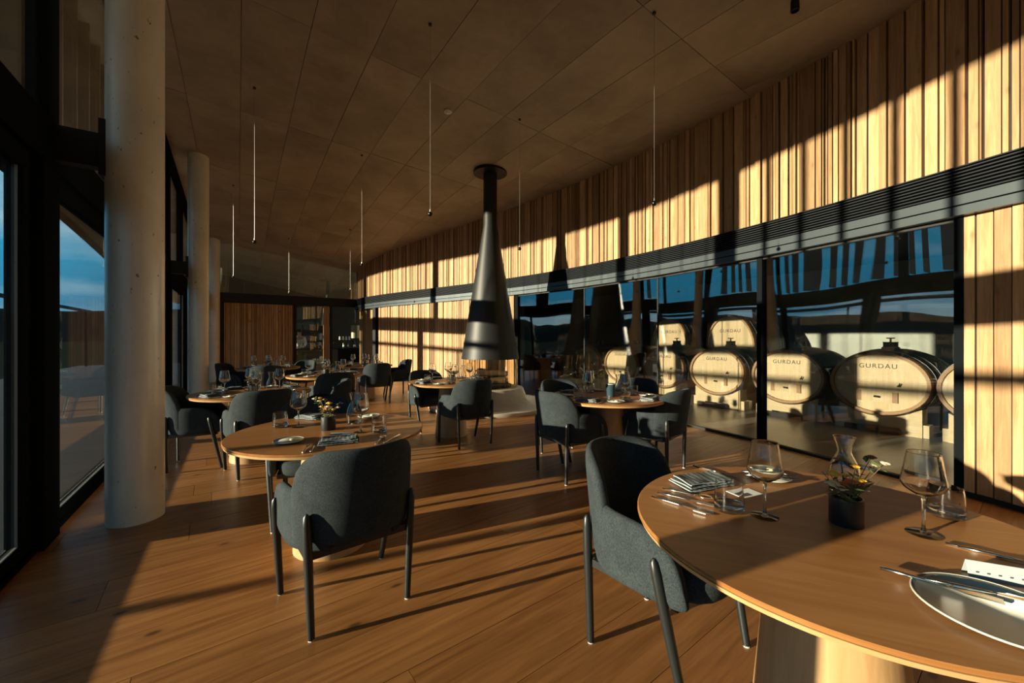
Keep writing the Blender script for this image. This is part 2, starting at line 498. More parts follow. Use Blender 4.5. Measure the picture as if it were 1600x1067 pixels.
for i in range(len(gs) - 1):
    for j in range(len(gt) - 1):
        shift = 1.25 if j % 2 else 0.0
        a0, a1 = gs[i] + shift * 0.0 + .004, gs[i + 1] + shift * 0.0 - .004
        b0, b1 = gt[j] + .003, gt[j + 1] - .003
        if b0 > 6.9: continue
        mb = MB(); NP = 5
        cs, ct = (a0 + a1) / 2, (b0 + b1) / 2
        o3 = ST(cs, ct, ceil_z(cs, ct))
        dzp = random.uniform(-.003, .003)
        for dz in (dzp, 0.045):
            for q in range(NP):
                for rr in (0, 1):
                    s = a0 + (a1 - a0) * q / (NP - 1); t = b0 + (b1 - b0) * rr
                    mb.v.append(tuple(ST(s, t, ceil_z(s, t) + dz) - o3))
        N2 = NP * 2
        for q in range(NP - 1):
            mb.f.append((2 * q, 2 * q + 1, 2 * q + 3, 2 * q + 2))
            mb.f.append((N2 + 2 * q, N2 + 2 * q + 2, N2 + 2 * q + 3, N2 + 2 * q + 1))
            mb.f.append((2 * q, 2 * q + 2, N2 + 2 * q + 2, N2 + 2 * q)); mb.f.append((2 * q + 1, N2 + 2 * q + 1, N2 + 2 * q + 3, 2 * q + 3))
        mb.f.append((0, N2, N2 + 1, 1)); mb.f.append((N2 - 2, N2 - 1, 2 * N2 - 1, 2 * N2 - 2))
        mb.build('panel', 'concrete_ceiling', ce, o3)
mb = MB()                                     # dark edge of the roof
for s in np.linspace(-9, 23.5, 34):
    z = ceil_z(s, TE)
    for t, zz in ((TE - .16, z - .16), (TE - .10, z - .16), (TE - .10, z + .55), (TE - .16, z + .55)):
        mb.v.append(tuple(ST(s, t, zz)))
for i in range(33):
    for k in range(4):
        mb.f.append((4 * i + k, 4 * i + (k + 1) % 4, 4 * i + 4 + (k + 1) % 4, 4 * i + 4 + k))
mb.f.append((3, 2, 1, 0)); mb.f.append(tuple(132 + k for k in range(4)))
struct(mb.build('trim_1', 'black_steel'))

# ------------------------------------------------------------------ cellar wall: timber boards, louvre band, glass
BANDB, BANDT = 2.38, 2.79
GL0, GL1 = -3.40, 3.78                        # glazed stretch of the wall
def curved(name, s0, s1, z0, z1, o0, o1, material, parent=None, n=30):
    mb = MB()
    for s in np.linspace(s0, s1, n):
        for off, z in ((o0, z0), (o1, z0), (o1, z1), (o0, z1)):
            zz = ceil_z(s, wall_t(s)) + .05 if z == 'c' else z
            p, _ = wall_p(s, zz, off); mb.v.append(tuple(p))
    for i in range(n - 1):
        for k in range(4):
            mb.f.append((4 * i + k, 4 * i + (k + 1) % 4, 4 * i + 4 + (k + 1) % 4, 4 * i + 4 + k))
    mb.f.append((3, 2, 1, 0)); L = 4 * (n - 1); mb.f.append((L, L + 1, L + 2, L + 3))
    return mb.build(name, material, parent)
WIDTHS = [.025, .032, .042, .052, .065, .08, .10, .13, .17]
WP = [4, 4, 5, 5, 5, 5, 4, 2, 1]
def boards(parent, s0, s1, z0, z1):
    s = s0
    while s < s1 - .02:
        wd = random.choices(WIDTHS, WP)[0]
        wd = min(wd, s1 - s)
        g = random.choice((.008, .011, .015))
        p, a = wall_p(s + wd / 2, 0, 0)
        zt = ceil_z(s, wall_t(s)) + .03 if z1 == 'c' else z1
        th = random.choice((.022, .034, .048))
        h_ = zt - z0
        MB().box((-(wd - g) / 2, -th / 2, -h_ / 2), ((wd - g) / 2, th / 2, h_ / 2)).build('board', 'cladding', parent, wall_p(s + wd / 2, (z0 + zt) / 2, .02 + th / 2)[0], a)
        s += wd
wr = struct(curved('wall_right', S0, S1 + .2, BANDT - .03, 'c', -0.30, 0.02, 'black', n=40))
boards(wr, -4.5, S1, BANDT, 'c')
SAVE = WIDTHS, WP
WIDTHS, WP = [.35], [1]
boards(wr, -6.6, -4.5, BANDT, 'c')
WIDTHS, WP = SAVE
wr2 = struct(curved('wall_right', GL1 + .05, 9.62, 0.0, BANDT, -0.30, 0.02, 'black'))
boards(wr2, GL1 + .06, 9.6, 0.05, BANDB)
wr3 = struct(curved('wall_right', S0, GL0, 0.0, BANDT, -0.30, 0.02, 'black'))
boards(wr3, -5.6, GL0, 0.05, BANDB)
wr4 = struct(curved('wall_right', 10.0, S1 + .1, 0.0, BANDT, -0.30, -0.10, 'black', n=6))
boards(wr4, 10.02, S1, 0.05, BANDB)
for ch in wr4.children:                       # the stretch beyond the black post stands a little back
    s_, _t = to_st(ch.location.x, ch.location.y)
    ch.location = wall_p(s_, ch.location.z, -.07)[0]
tr = struct(curved('trim_2', S0, S1, BANDB, BANDT, 0.02, 0.05, 'black', n=44))
for z0, z1 in ((BANDB, 2.455), (2.468, 2.548)):
    curved('fascia_strip', S0, S1, z0, z1, .05, .125, 'fascia_steel', tr, 44)
for k in range(8):
    z0 = 2.562 + k * .0285
    curved('slat', S0, S1, z0, z0 + .011, .05, .118, 'band_steel', tr, 44)
curved('edge_strip', S0, S1, BANDT - .006, BANDT + .004, .02, .122, 'band_steel', tr, 44)
# base of the wall and posts
bb = struct(curved('baseboard_right', GL1, 9.62, 0.0, .045, .0, .03, 'black'))
bb = struct(curved('baseboard_right', S0, GL0, 0.0, .045, .0, .03, 'black'))
cuts = [GL0, -1.62, 0.08, 1.80, GL1]
wc = thing('window_1', 'tall dark cellar glazing below the louvre band', 'glazing'); struct(wc)
del wc['label']; del wc['category']
for i in range(4):
    p, _ = wall_p(cuts[i], 0, .0); q, _ = wall_p(cuts[i + 1], 0, .0)
    d = q - p; a = math.atan2(d.y, d.x); L = d.length
    MB().box((.004, -.008, .02), (L - .004, .008, BANDB)).build('pane', 'cellar_glass', wc, p, a)
    MB().box((0, -.03, 0), (L, .03, .03)).build('floor_track', 'black', wc, p, a)
    MB().box((0, -.03, BANDB - .03), (L, .03, BANDB + .08)).build('head_track', 'black', wc, p, a)
for s, w_ in ((GL0, .03), (-1.62, .035), (GL1, .05)):
    p, a = wall_p(s, 0, 0)
    MB().box((-w_, -.05, 0), (w_, .05, BANDB)).build('mullion', 'frame_black', wc, p, a)
for s in (0.08, 1.80):
    p, a = wall_p(s, 0, 0)
    MB().box((-.008, -.014, .02), (.008, .014, BANDB)).build('joint', 'black', wc, p, a)
p, a = wall_p(9.81, 0, .0)
struct(MB().box((-.10, -.10, 0), (.10, .10, BANDB + .05)).build('trim_3', 'black_steel', None, p, a))

# ------------------------------------------------------------------ cellar behind the glass
CT = 12.3
c0 = MB()
poly = [(ST(s, wall_t(s) + .02).x, ST(s, wall_t(s) + .02).y) for s in np.linspace(-7.5, 9.4, 24)] + [(ST(9.4, CT).x, ST(9.4, CT).y), (ST(-7.5, CT).x, ST(-7.5, CT).y)]
struct(c0.prism(poly, -0.15, -0.002).build('floor_cellar', 'cellar_floor'))
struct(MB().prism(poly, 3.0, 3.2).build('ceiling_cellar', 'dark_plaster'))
def st_box(name, s0, s1, t0, t1, z0, z1, material, parent=None):
    b = ST((s0 + s1) / 2, (t0 + t1) / 2, (z0 + z1) / 2)
    return MB().box((-(s1 - s0) / 2, -(t1 - t0) / 2, -(z1 - z0) / 2), ((s1 - s0) / 2, (t1 - t0) / 2, (z1 - z0) / 2)).build(name, material, parent, b, ROT_AX)
struct(st_box('wall_cellar_back', -7.7, 9.6, CT, CT + .2, -.1, 3.2, 'concrete_cellar'))
struct(st_box('wall_cellar_side', -7.7, -7.5, 4.6, CT, -.1, 3.2, 'concrete_cellar'))
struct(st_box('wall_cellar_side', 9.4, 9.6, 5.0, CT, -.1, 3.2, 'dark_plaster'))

bn = Vector((-.866, -.5, 0)); brz = math.atan2(-.5, -.866) + PI / 2    # local -y faces the room
def barrel_mesh_front(a, b, y): return [(a * math.cos(2 * PI * k / 40), y, b * math.sin(2 * PI * k / 40)) for k in range(40)]
def oval_rings(mb, rings, n=40, cap0=True, cap1=True):
    o = len(mb.v)
    for a, b, y in rings:
        for k in range(n):
            mb.v.append((a * math.cos(2 * PI * k / n), y, b * math.sin(2 * PI * k / n)))
    for i in range(len(rings) - 1):
        for k in range(n):
            k2 = (k + 1) % n
            mb.f.append((o + i * n + k, o + i * n + k2, o + (i + 1) * n + k2, o + (i + 1) * n + k))
    if cap0: mb.f.append(tuple(reversed(range(o, o + n))))
    if cap1: mb.f.append(tuple(o + (len(rings) - 1) * n + k for k in range(n)))
    return mb
def make_barrel(a, b, L, label, text_w, bung=True):
    root = thing('wine_barrel', label, 'barrel', group='oak barrels in the cellar')
    mb = MB()
    rings = []
    for i in range(9):
        y = L * i / 8; k = 1 + .10 * math.sin(PI * i / 8)
        rings.append((a * k, b * k, y))
    k1 = 1 + .10 * math.sin(PI * .06 / L)
    oval_rings(MB(), [(a - .045, b - .045, .06), (a - .04, b - .04, .0), (a, b, .0), (a * k1 + .001, b * k1 + .001, .06), (a * k1 - .02, b * k1 - .02, .06)], cap0=False, cap1=False).build('chime', 'stave_oak', root, smooth=True)
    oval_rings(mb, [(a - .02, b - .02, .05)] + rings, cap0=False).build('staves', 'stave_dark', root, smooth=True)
    h = oval_rings(MB(), [(a - .041, b - .041, .04), (a - .041, b - .041, .075)])
    hd = h.build('head', 'barrel_oak', root)
    for y0 in (.03, .15, .32, L - .32, L - .15, L - .04):
        k0 = 1 + .10 * math.sin(PI * y0 / L)
        k1 = 1 + .10 * math.sin(PI * (y0 + .035) / L)
        if y0 < .1: continue
        oval_rings(MB(), [(a * k0 + .001, b * k0 + .001, y0), (a * k0 + .006, b * k0 + .006, y0), (a * k1 + .006, b * k1 + .006, y0 + .035), (a * k1 + .001, b * k1 + .001, y0 + .035)], cap0=False, cap1=False).build('hoop', 'hoop_steel', root)
    # door of the head with its tap
    dw, dh, dz = a * .40, b * .16, -b * .42
    dr = MB().box((-dw, .018, dz - dh), (dw, .04, dz + dh)).build('door', 'barrel_oak', root)
    for sx in (-1, 1):
        MB().box((sx * dw * .9 - dw * .16, .012, dz - dh * 1.02), (sx * dw * .9 + dw * .10, .03, dz + dh * 1.02)).build('batten', 'stave_oak', dr)
    MB().tube([(-.03, .01, dz), (.035, -.012, dz)], .014, 8).build('latch', 'black_steel', dr)
    MB().tube([(a * .42, .03, -.02), (a * .42, -.015, -.02)], .012, 8).tube([(a * .42, -.005, -.02), (a * .42 + .02, -.008, .02)], .008, 6).build('tap', 'black_steel', root)
    # lettering
    cu = bpy.data.curves.new('lettering', 'FONT'); cu.body = 'GURDAU'; cu.align_x = 'CENTER'; cu.size = text_w / 4.6; cu.extrude = .001; cu.space_character = 1.22
    tx = bpy.data.objects.new('lettering', cu); COL.objects.link(tx)
    me = bpy.data.meshes.new_from_object(tx)
    bpy.data.objects.remove(tx)
    me.materials.clear(); me.materials.append(M['lettering_black'])
    t2 = link('lettering', me, root, (0, .037, b * .48))
    t2.rotation_euler = (PI / 2, 0, 0)
    if bung:
        kk = b * 1.09
        bu = MB().lathe([(.10, kk - .03), (.105, kk + .015), (.085, kk + .03), (.085, kk + .085), (.09, kk + .10), (.0, kk + .10)], 16, T(0, L * .45, 0)).build('hatch', 'barrel_dark', root)
        MB().lathe([(.012, kk + .1), (.012, kk + .145), (.05, kk + .15), (.05, kk + .165), (0, kk + .165)], 12, T(0, L * .45, 0)).build('knob', 'barrel_dark', bu)
    return root
def place_barrel(src, x, y, z, label, first):
    o = src if first else copy_tree(src)
    o.location = (x, y, z); o.rotation_euler = (0, 0, brz); o['label'] = label
    return o
BA, BB, BL = .56, .45, 1.15
b0 = make_barrel(BA, BB, BL, '', .42)
lab = ['oval wine barrel cut off by the timber panel at the far right',
       'oval wine barrel with shadowed left side, second from the timber panel',
       'oval wine barrel right of the thick glass mullion',
       'oval wine barrel left of the thick glass mullion, below a tall cask',
       'oval wine barrel behind the thin glass joint, near the round table',
       'dim oval wine barrel behind the reflected fireplace cone',
       'last oval wine barrel seen beside the reflected cone, half lit']
bpos = [(5.80, 4.72), (5.23, 5.74), (4.63, 6.78), (3.97, 7.82), (3.34, 8.93), (2.70, 10.0), (2.05, 11.1)]
def cradle(x, y, ww, zt, label, a=.56, b=.45, zc=.70, L=1.15):
    c = thing('barrel_cradle', label, 'cradle', (x, y, 0), brz, 'timber cradles under the barrels')
    for y0 in (.05, L - .30):
        k = 1 + .10 * math.sin(PI * (y0 + .11) / L) + .012
        top = []
        for q in np.linspace(-ww, ww, 15):
            top.append((q, min(zt, zc - b * k * math.sqrt(max(0, 1 - (q / (a * k)) ** 2)) - .002)))
        poly = [(-ww, .10), (-ww, 0), (-ww * .5, 0), (-ww * .5, .10), (ww * .5, .10), (ww * .5, 0), (ww, 0), (ww, .10)]
        mb = MB(); n = len(top)
        for yy in (y0, y0 + .22):
            mb.v += [(q, yy, z) for q, z in top] + [(q, yy, .09) for q, z in top]
        o = 2 * n
        for i in range(n - 1):
            mb.f += [(i, i + 1, n + i + 1, n + i), (o + i + 1, o + i, o + n + i, o + n + i + 1), (i + 1, i, o + i, o + i + 1), (n + i, n + i + 1, o + n + i + 1, o + n + i)]
        mb.f += [(0, n, o + n, o), (n - 1, o + n - 1, o + 2 * n - 1, 2 * n - 1)]
        mb.build('saddle', 'cradle_pine', c)
        for sx in (-1, 1):
            MB().box((sx * ww * .76 - ww * .24, y0, 0), (sx * ww * .76 + ww * .24, y0 + .22, .09)).build('foot', 'cradle_pine', c)
            MB().box((sx * (ww + .031) - .03, y0 + .03, 0), (sx * (ww + .031) + .03, y0 + .19, zt * .45)).build('wedge', 'cradle_pine', c)
    MB().box((-ww * .8, -.03, 0), (ww * .55, .04, .075)).build('rail', 'black', c)
    return c
for i, (x, y) in enumerate(bpos):
    place_barrel(b0, x, y, .70, lab[i], i == 0)
    cradle(x, y, .46, .38, lab[i].replace('oval wine barrel', 'timber cradle under the barrel').replace(' with shadowed left side,', ',').replace(', half lit', ''))
f0 = make_barrel(.60, .81, 1.3, '', .50, bung=False)
place_barrel(f0, 5.15, 9.5, 1.10, 'tall upright oval cask standing behind the lower barrels, right one', True)
place_barrel(f0, 4.25, 10.9, 1.10, 'tall upright oval cask behind the lower barrels, left and half in shade', False)
cradle(5.15, 9.5, .48, .58, 'timber cradle under the right tall cask', .60, .81, 1.10, 1.3)
cradle(4.25, 10.9, .48, .58, 'timber cradle under the left tall cask', .60, .81, 1.10, 1.3)

# ------------------------------------------------------------------ window wall
MUL = [(-.165 + 2.86 * k, k % 2 == 0) for k in range(-3, 7)]
TB0, TB1 = 2.50, 2.80
struct(st_box('trim_4', S0 - .3, S1 + 8.0, -.56, -.40, TB0, TB1, 'frame_black'))
for i in range(len(MUL) - 1):
    (m0, big0), (m1, big1) = MUL[i], MUL[i + 1]
    h0, h1 = (.135 if big0 else .055), (.135 if big1 else .055)
    e0, e1 = (.10 if big0 else .05), (.10 if big1 else .05)
    s0, s1 = m0 + h0, m1 - h1
    sm = (s0 + s1) / 2; L = s1 - s0; H2 = L / 2
    root = struct(link('window_%d' % (i + 2), None, None, ST(sm, -.48, 0), ROT_AX))
    def bar(name, a, b, y0, y1, z0, z1, mt='frame_black'):
        return MB().box((a, y0, z0), (b, y1, z1)).build(name, mt, root)
    bar('sill', -H2, H2, -.07, .10, -.06, .030)
    bar('bottom_rail', -H2, H2, -.045, .035, .030, .085)
    bar('top_rail', -H2, H2, -.045, .035, 2.38, TB0)
    bar('stile', -H2, -H2 + e0, -.045, .035, .085, 2.38)
    bar('stile', H2 - e1, H2, -.045, .035, .085, 2.38)
    bar('pane', -H2 + e0, H2 - e1, -.008, .008, .085, 2.38, 'window_glass')
    bar('gasket', -H2 + e0, H2 - e1, -.020, -.009, .085, .093, 'gasket')
    bar('gasket', -H2 + e0, -H2 + e0 + .008, -.020, -.009, .093, 2.38, 'gasket')
    bar('gasket', H2 - e1 - .008, H2 - e1, -.020, -.009, .093, 2.38, 'gasket')
    bar('post', m0 - sm - h0, m0 - sm + h0, -.10, .03, -.06, TB0)
    v0 = m0 + .185 if big0 else m0 - .62
    v1 = m1 + .185 if big1 else m1 - .62
    u0, u1 = v0 + .09, v1 - .09
    zl, zr = ceil_z(u0, -.48) + .02, ceil_z(u1, -.48) + .02
    mb = MB()
    mb.add([(u0 - sm, -.008, TB1), (u1 - sm, -.008, TB1), (u1 - sm, -.008, zr), (u0 - sm, -.008, zl), (u0 - sm, .008, TB1), (u1 - sm, .008, TB1), (u1 - sm, .008, zr), (u0 - sm, .008, zl)],
           [(0, 1, 2, 3), (7, 6, 5, 4), (0, 4, 5, 1), (1, 5, 6, 2), (2, 6, 7, 3), (3, 7, 4, 0)])
    mb.build('upper_pane', 'window_glass', root)
    bar('upper_post', v0 - .10 - sm, v0 + .10 - sm, -.06, .06, TB1, ceil_z(v0, -.48) + .03)
mb = MB()                                     # head profile under the ceiling
for s in np.linspace(S0, S1 + 6, 24):
    z = ceil_z(s, -.48)
    for t, zz in ((-.55, z - .10), (-.41, z - .10), (-.41, z + .03), (-.55, z + .03)):
        mb.v.append(tuple(ST(s, t, zz)))
for i in range(23):
    for k in range(4):
        mb.f.append((4 * i + k, 4 * i + (k + 1) % 4, 4 * i + 4 + (k + 1) % 4, 4 * i + 4 + k))
mb.f.append((3, 2, 1, 0)); mb.f.append(tuple(92 + k for k in range(4)))
struct(mb.build('trim_5', 'frame_black'))
# vertical fins outside the upper glass, near end of the facade
fins = struct(link('trim_6', None, None, ST(0, 0, 0), ROT_AX))
for k in range(32):
    s = -7.7 + k * .43
    MB().box((-.010, -.15, TB1 + .1), (.010, .15, ceil_z(s, -.9) + .02)).build('fin', 'fin_wood', fins, (s, .95, 0), 0.0 if s < -.3 else math.radians(-10.7))

# concrete columns with steel brackets
cl = ['nearest concrete column at the left, sunlit patch near its foot',
      'middle concrete column behind the chair at the left',
      'farthest concrete column beside the timber partition']
for i in range(3):
    s = 5.723 * i
    p = ST(s, 0, 0)
    r = thing('concrete_column', cl[i], 'column', p, ROT_AX, 'round concrete columns')
    zt = ceil_z(s, 0) + .02
    MB().lathe([(.165, 0), (.165, zt)], 48).build('shaft', 'concrete_column', r, smooth=True)
    br = MB().box((-.05, .16, 2.56), (.05, .42, 2.80)).build('bracket', 'black_steel', r)
    MB().box((-.075, .145, 2.50), (.075, .185, 2.90)).build('clamp_plate', 'black_steel', br)

# ------------------------------------------------------------------ rear wall and far partition
struct(st_box('wall_rear', S0 - .2, S0, -.6, 4.6, -.1, 5.0, 'dark_plaster'))
FS = S1
pt = struct(link('wall_far', None, None, ST(FS, 0, 0), ROT_AX + PI / 2))     # local x = -t ... built with st_box children below
pt.rotation_euler = (0, 0, 0); pt.location = (0, 0, 0)
st_box('beam', FS - .10, FS + .10, -.40, 4.45, 2.50, 2.80, 'black_steel', pt)
st_box('backing', FS + .02, FS + .10, .22, 2.24, 0, 2.5, 'black', pt)
t = .26
while t < 2.20:
    wd = min(random.choices(WIDTHS[2:8], WP[2:8])[0], 2.22 - t)
    if wd < .02: break
    th = random.choice((.03, .037, .045))
    MB().box((-th / 2, -(wd - .01) / 2, -1.22), (th / 2, (wd - .01) / 2, 1.22)).build('board', 'cladding', pt, ST(FS + .02 - th / 2, t + wd / 2, 1.27), ROT_AX)
    t += wd
for t0, t1 in ((.14, .24), (2.22, 2.30), (3.36, 3.44)):
    st_box('post', FS - .06, FS + .06, t0, t1, 0, 2.5, 'black_steel', pt)
for t0, t1 in ((3.15, 3.25), (3.25, 3.35)):
    st_box('board', FS - .02, FS + .03, t0 + .004, t1 - .004, 0.03, 2.5, 'cladding', pt)
st_box('pane', FS - .008, FS + .008, 2.30, 3.15, 0.04, 2.5, 'window_glass', pt)
st_box('pane', FS - .008, FS + .008, -.40, .14, 0.04, 2.5, 'window_glass', pt)
mb = MB()
zl, zr = ceil_z(FS, -.4) + .03, ceil_z(FS, 4.45) + .03
for s in (FS - .008, FS + .008):
    mb.v += [tuple(ST(s, -.4, 2.8)), tuple(ST(s, 4.45, 2.8)), tuple(ST(s, 4.45, zr)), tuple(ST(s, -.4, zl))]
mb.f += [(0, 1, 2, 3), (7, 6, 5, 4), (0, 4, 5, 1), (1, 5, 6, 2), (2, 6, 7, 3), (3, 7, 4, 0)]
mb.build('upper_pane', 'cellar_glass', pt)

# back of house seen through the partition
struct(st_box('floor_kitchen', FS + .02, FS + 4.2, -.4, 7.4, -.15, -.003, 'cellar_floor'))
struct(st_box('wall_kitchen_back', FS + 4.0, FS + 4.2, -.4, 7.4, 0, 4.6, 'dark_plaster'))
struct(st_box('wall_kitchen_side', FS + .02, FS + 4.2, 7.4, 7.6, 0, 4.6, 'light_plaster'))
cn = thing('kitchen_counter', 'long olive counter behind the partition glass, in front of the person', 'counter', ST(FS + 1.7, 3.0, 0), ROT_AX)
MB().box((-.3, -.9, .04), (.3, .62, .92)).build('cabinet', 'counter_olive', cn)
MB().box((-.33, -.92, .92), (.33, .64, .96)).build('worktop', 'dark_metal', cn)
MB().box((-.27, -.88, 0), (.27, .6, .04)).build('plinth', 'black', cn)
bc = thing('bar_cabinet', 'dark bar cabinet with bottles in the far doorway', 'cabinet', ST(FS + 2.6, 4.9, 0), ROT_AX)
MB().box((-.3, -.85, .03), (.3, .85, .9)).build('body', 'black_steel', bc)
MB().box((-.32, -.87, .9), (.32, .87, .94)).build('worktop', 'dark_metal', bc)
for k in range(3):
    MB().box((-.325, -.83 + k * .56, .07), (-.30, -.30 + k * .56, .86)).build('door', 'dark_metal', bc)
for k, dy_ in enumerate((-.55, -.38, -.1, .12, .3)):
    bo = thing('bottle', 'dark wine bottle on the bar cabinet, number %s from the left' % ('one', 'two', 'three', 'four', 'five')[k] if False else ['leftmost', 'second from left', 'middle', 'second from right', 'rightmost'][k] + ' dark wine bottle on the far bar cabinet', 'bottle', ST(FS + 2.5, 4.9 + dy_, .94), 0, 'bottles on the bar cabinet')
    MB().lathe([(.0, 0), (.037, 0), (.038, .19), (.03, .23), (.014, .26), (.014, .31), (0, .31)], 12).build('body', 'bottle_green', bo, smooth=True)
    MB().lathe([(.0391, .06), (.0391, .14)], 12).build('wrapper', 'paper_white', bo)
    MB().lathe([(.016, .27), (.016, .315), (0, .315)], 10).build('capsule', 'dark_metal', bo)
sh = thing('wall_shelf', 'dark wall shelf holding glasses above the far bar cabinet', 'shelf', ST(FS + 3.2, 4.6, 1.25), ROT_AX)
MB().box((-.15, -.4, 0), (.15, .6, .03)).build('board', 'black_steel', sh)
for yy in (-.3, .5):
    MB().box((-.12, yy, -.12), (.12, yy + .02, 0)).build('support', 'black_steel', sh)
for k in range(4):
    g = thing('stacked_glass', ['leftmost', 'second from left', 'second from right', 'rightmost'][k] + ' pale upturned glass on the far wall shelf', 'glass', ST(FS + 3.12, 4.32 + k * .13, 1.28), 0, 'glasses on the wall shelf')
    MB().lathe([(.0, .16), (.03, .16), (.042, .02), (.042, 0), (.038, 0), (.038, .02), (.027, .152), (0, .152)], 12).build('bowl', 'paper_white', g, smooth=True)
lp = thing('bar_lamp', 'tall olive drum lamp hanging above the bar in the far doorway', 'lamp', ST(FS + 2.3, 4.78, 1.36), 0)
MB().lathe([(.17, 0), (.17, .55), (.16, .55), (.16, 0), (.17, 0)], 24).build('shade', 'lamp_shade', lp, smooth=True)
MB().tube([(0, 0, .5), (0, 0, 2.0)], .006).build('cord', 'black', lp)
MB().box((-.16, -.01, .5), (.16, .01, .515)).build('spider', 'black_steel', lp)

# ------------------------------------------------------------------ person behind the counter
def skin_mesh(name, verts, edges, radii, material, root_i=0, levels=2):
    me = bpy.data.meshes.new(name)
    me.from_pydata(verts, edges, [])
    o = bpy.data.objects.new(name, me); COL.objects.link(o)
    md = o.modifiers.new('skin', 'SKIN'); md.use_smooth_shade = True
    for i, sv in enumerate(me.skin_vertices[0].data):
        r = radii[i]; sv.radius = (r, r) if not isinstance(r, tuple) else r
        sv.use_root = (i == root_i)
    sb = o.modifiers.new('sub', 'SUBSURF'); sb.levels = levels; sb.render_levels = levels
    dg = bpy.context.evaluated_depsgraph_get()
    m2 = bpy.data.meshes.new_from_object(o.evaluated_get(dg))
    bpy.data.objects.remove(o)
    m2.materials.clear(); m2.materials.append(M[material])
    m2.polygons.foreach_set('use_smooth', [True] * len(m2.polygons))
    return m2
pe = thing('person', 'person in a white shirt bending over the counter behind the far glass', 'person', ST(FS + 2.35, 2.62, 0), math.atan2(-AX[1], -AX[0]) - PI / 2)
# local +y is where the person faces; leaning forward over the counter
V_ = [(0, 0, .93), (0, .05, 1.08), (0, .13, 1.24), (0, .20, 1.38), (0, .25, 1.45), (0, .31, 1.53), (0, .34, 1.62),
      (.17, .20, 1.36), (.22, .26, 1.12), (.13, .44, 1.02), (-.17, .20, 1.36), (-.22, .26, 1.12), (-.13, .44, 1.02),
      (.10, 0, .88), (.11, .03, .48), (.11, -.02, .07), (.11, .10, .03), (-.10, 0, .88), (-.11, .03, .48), (-.11, -.02, .07), (-.11, .10, .03),
      (.11, .50, 1.01), (.10, .56, .99), (-.11, .50, 1.01), (-.10, .56, .99)]
E_ = [(0, 1), (1, 2), (2, 3), (3, 4), (4, 5), (5, 6), (3, 7), (7, 8), (8, 9), (3, 10), (10, 11), (11, 12), (0, 13), (13, 14), (14, 15), (15, 16), (0, 17), (17, 18), (18, 19), (19, 20),
      (9, 21), (21, 22), (12, 23), (23, 24)]
R_ = [.13, .125, .14, .12, .055, .075, .085, .065, .045, .032, .065, .045, .032, .09, .062, .042, .035, .09, .062, .042, .035, .035, .02, .035, .02]
link('body', skin_mesh('body', V_, E_, R_, 'skin'), pe)
def seg(idx, grow, name, material):
    vs = [V_[i] for i in idx]; mp_ = {i: k for k, i in enumerate(idx)}
    es = [(mp_[a], mp_[b]) for a, b in E_ if a in mp_ and b in mp_]
    return link(name, skin_mesh(name, vs, es, [R_[i] + grow for i in idx], material), pe)
seg([0, 1, 2, 3, 7, 8, 9, 10, 11, 12], .016, 'shirt', 'shirt_white')
seg([0, 13, 14, 15, 17, 18, 19], .014, 'trousers', 'trousers_black')
MB().lathe([(0, -.02), (.06, -.01), (.095, .03), (.10, .08), (.075, .13), (0, .15)], 14, T(0, .30, 1.575) @ RX(.35)).build('hair', 'hair_dark', pe, smooth='all')
for sx in (-1, 1):
    MB().lathe([(0, -.008), (.008, 0), (0, .008)], 8, T(sx * .03, .415, 1.60)).build('eye', 'black', pe, smooth='all')
MB().lathe([(0, -.02), (.012, -.008), (.004, .02), (0, .022)], 8, T(0, .425, 1.575)).build('nose', 'skin', pe, smooth='all')

# ------------------------------------------------------------------ terrace, ground, hills
td = struct(st_box('floor_terrace', -9, 26, -6.2, -.58, -.2, -.075, 'black'))
for k in range(236):
    s = -8.9 + k * .148
    st_box('deck_board', s, s + .140, -6.2, -.60, -.072, -.045, 'deck_wood', td)
gr = struct(MB().box((-900, -900, -1.2), (900, 900, -.9)).build('ground', 'field'))
mb = MB(); N = 120
for k in range(N):
    a = 2 * PI * k / N
    h_ = 30 + 7 * math.sin(3 * a + .6) + 4 * math.sin(7 * a) + 2 * math.sin(17 * a + 1) + random.uniform(-.7, .7)
    ca, sa = math.cos(a), math.sin(a)
    mb.v += [(430 * ca, 430 * sa, -1.0), (560 * ca, 560 * sa, h_ * .55), (650 * ca, 650 * sa, h_), (860 * ca, 860 * sa, h_ * .3)]
for k in range(N):
    k2 = (k + 1) % N
    for j in range(3):
        mb.f.append((4 * k + j, 4 * k2 + j, 4 * k2 + j + 1, 4 * k + j + 1))
    mb.f.append((4 * k + 3, 4 * k2 + 3, 4 * k2, 4 * k))
struct(mb.build('hills', 'hill_green', smooth=True))
pg = thing('terrace_frame', 'dark steel frame standing at the edge of the terrace outside', 'frame', ST(0, -5.6, -.045), ROT_AX)
MB().box((-9, -.05, 2.70), (25, .05, 2.82)).build('beam', 'black_steel', pg)
for k in range(5):
    MB().box((-8.5 + k * 8.2, -.04, 0), (-8.42 + k * 8.2, .04, 2.7)).build('post', 'black_steel', pg)

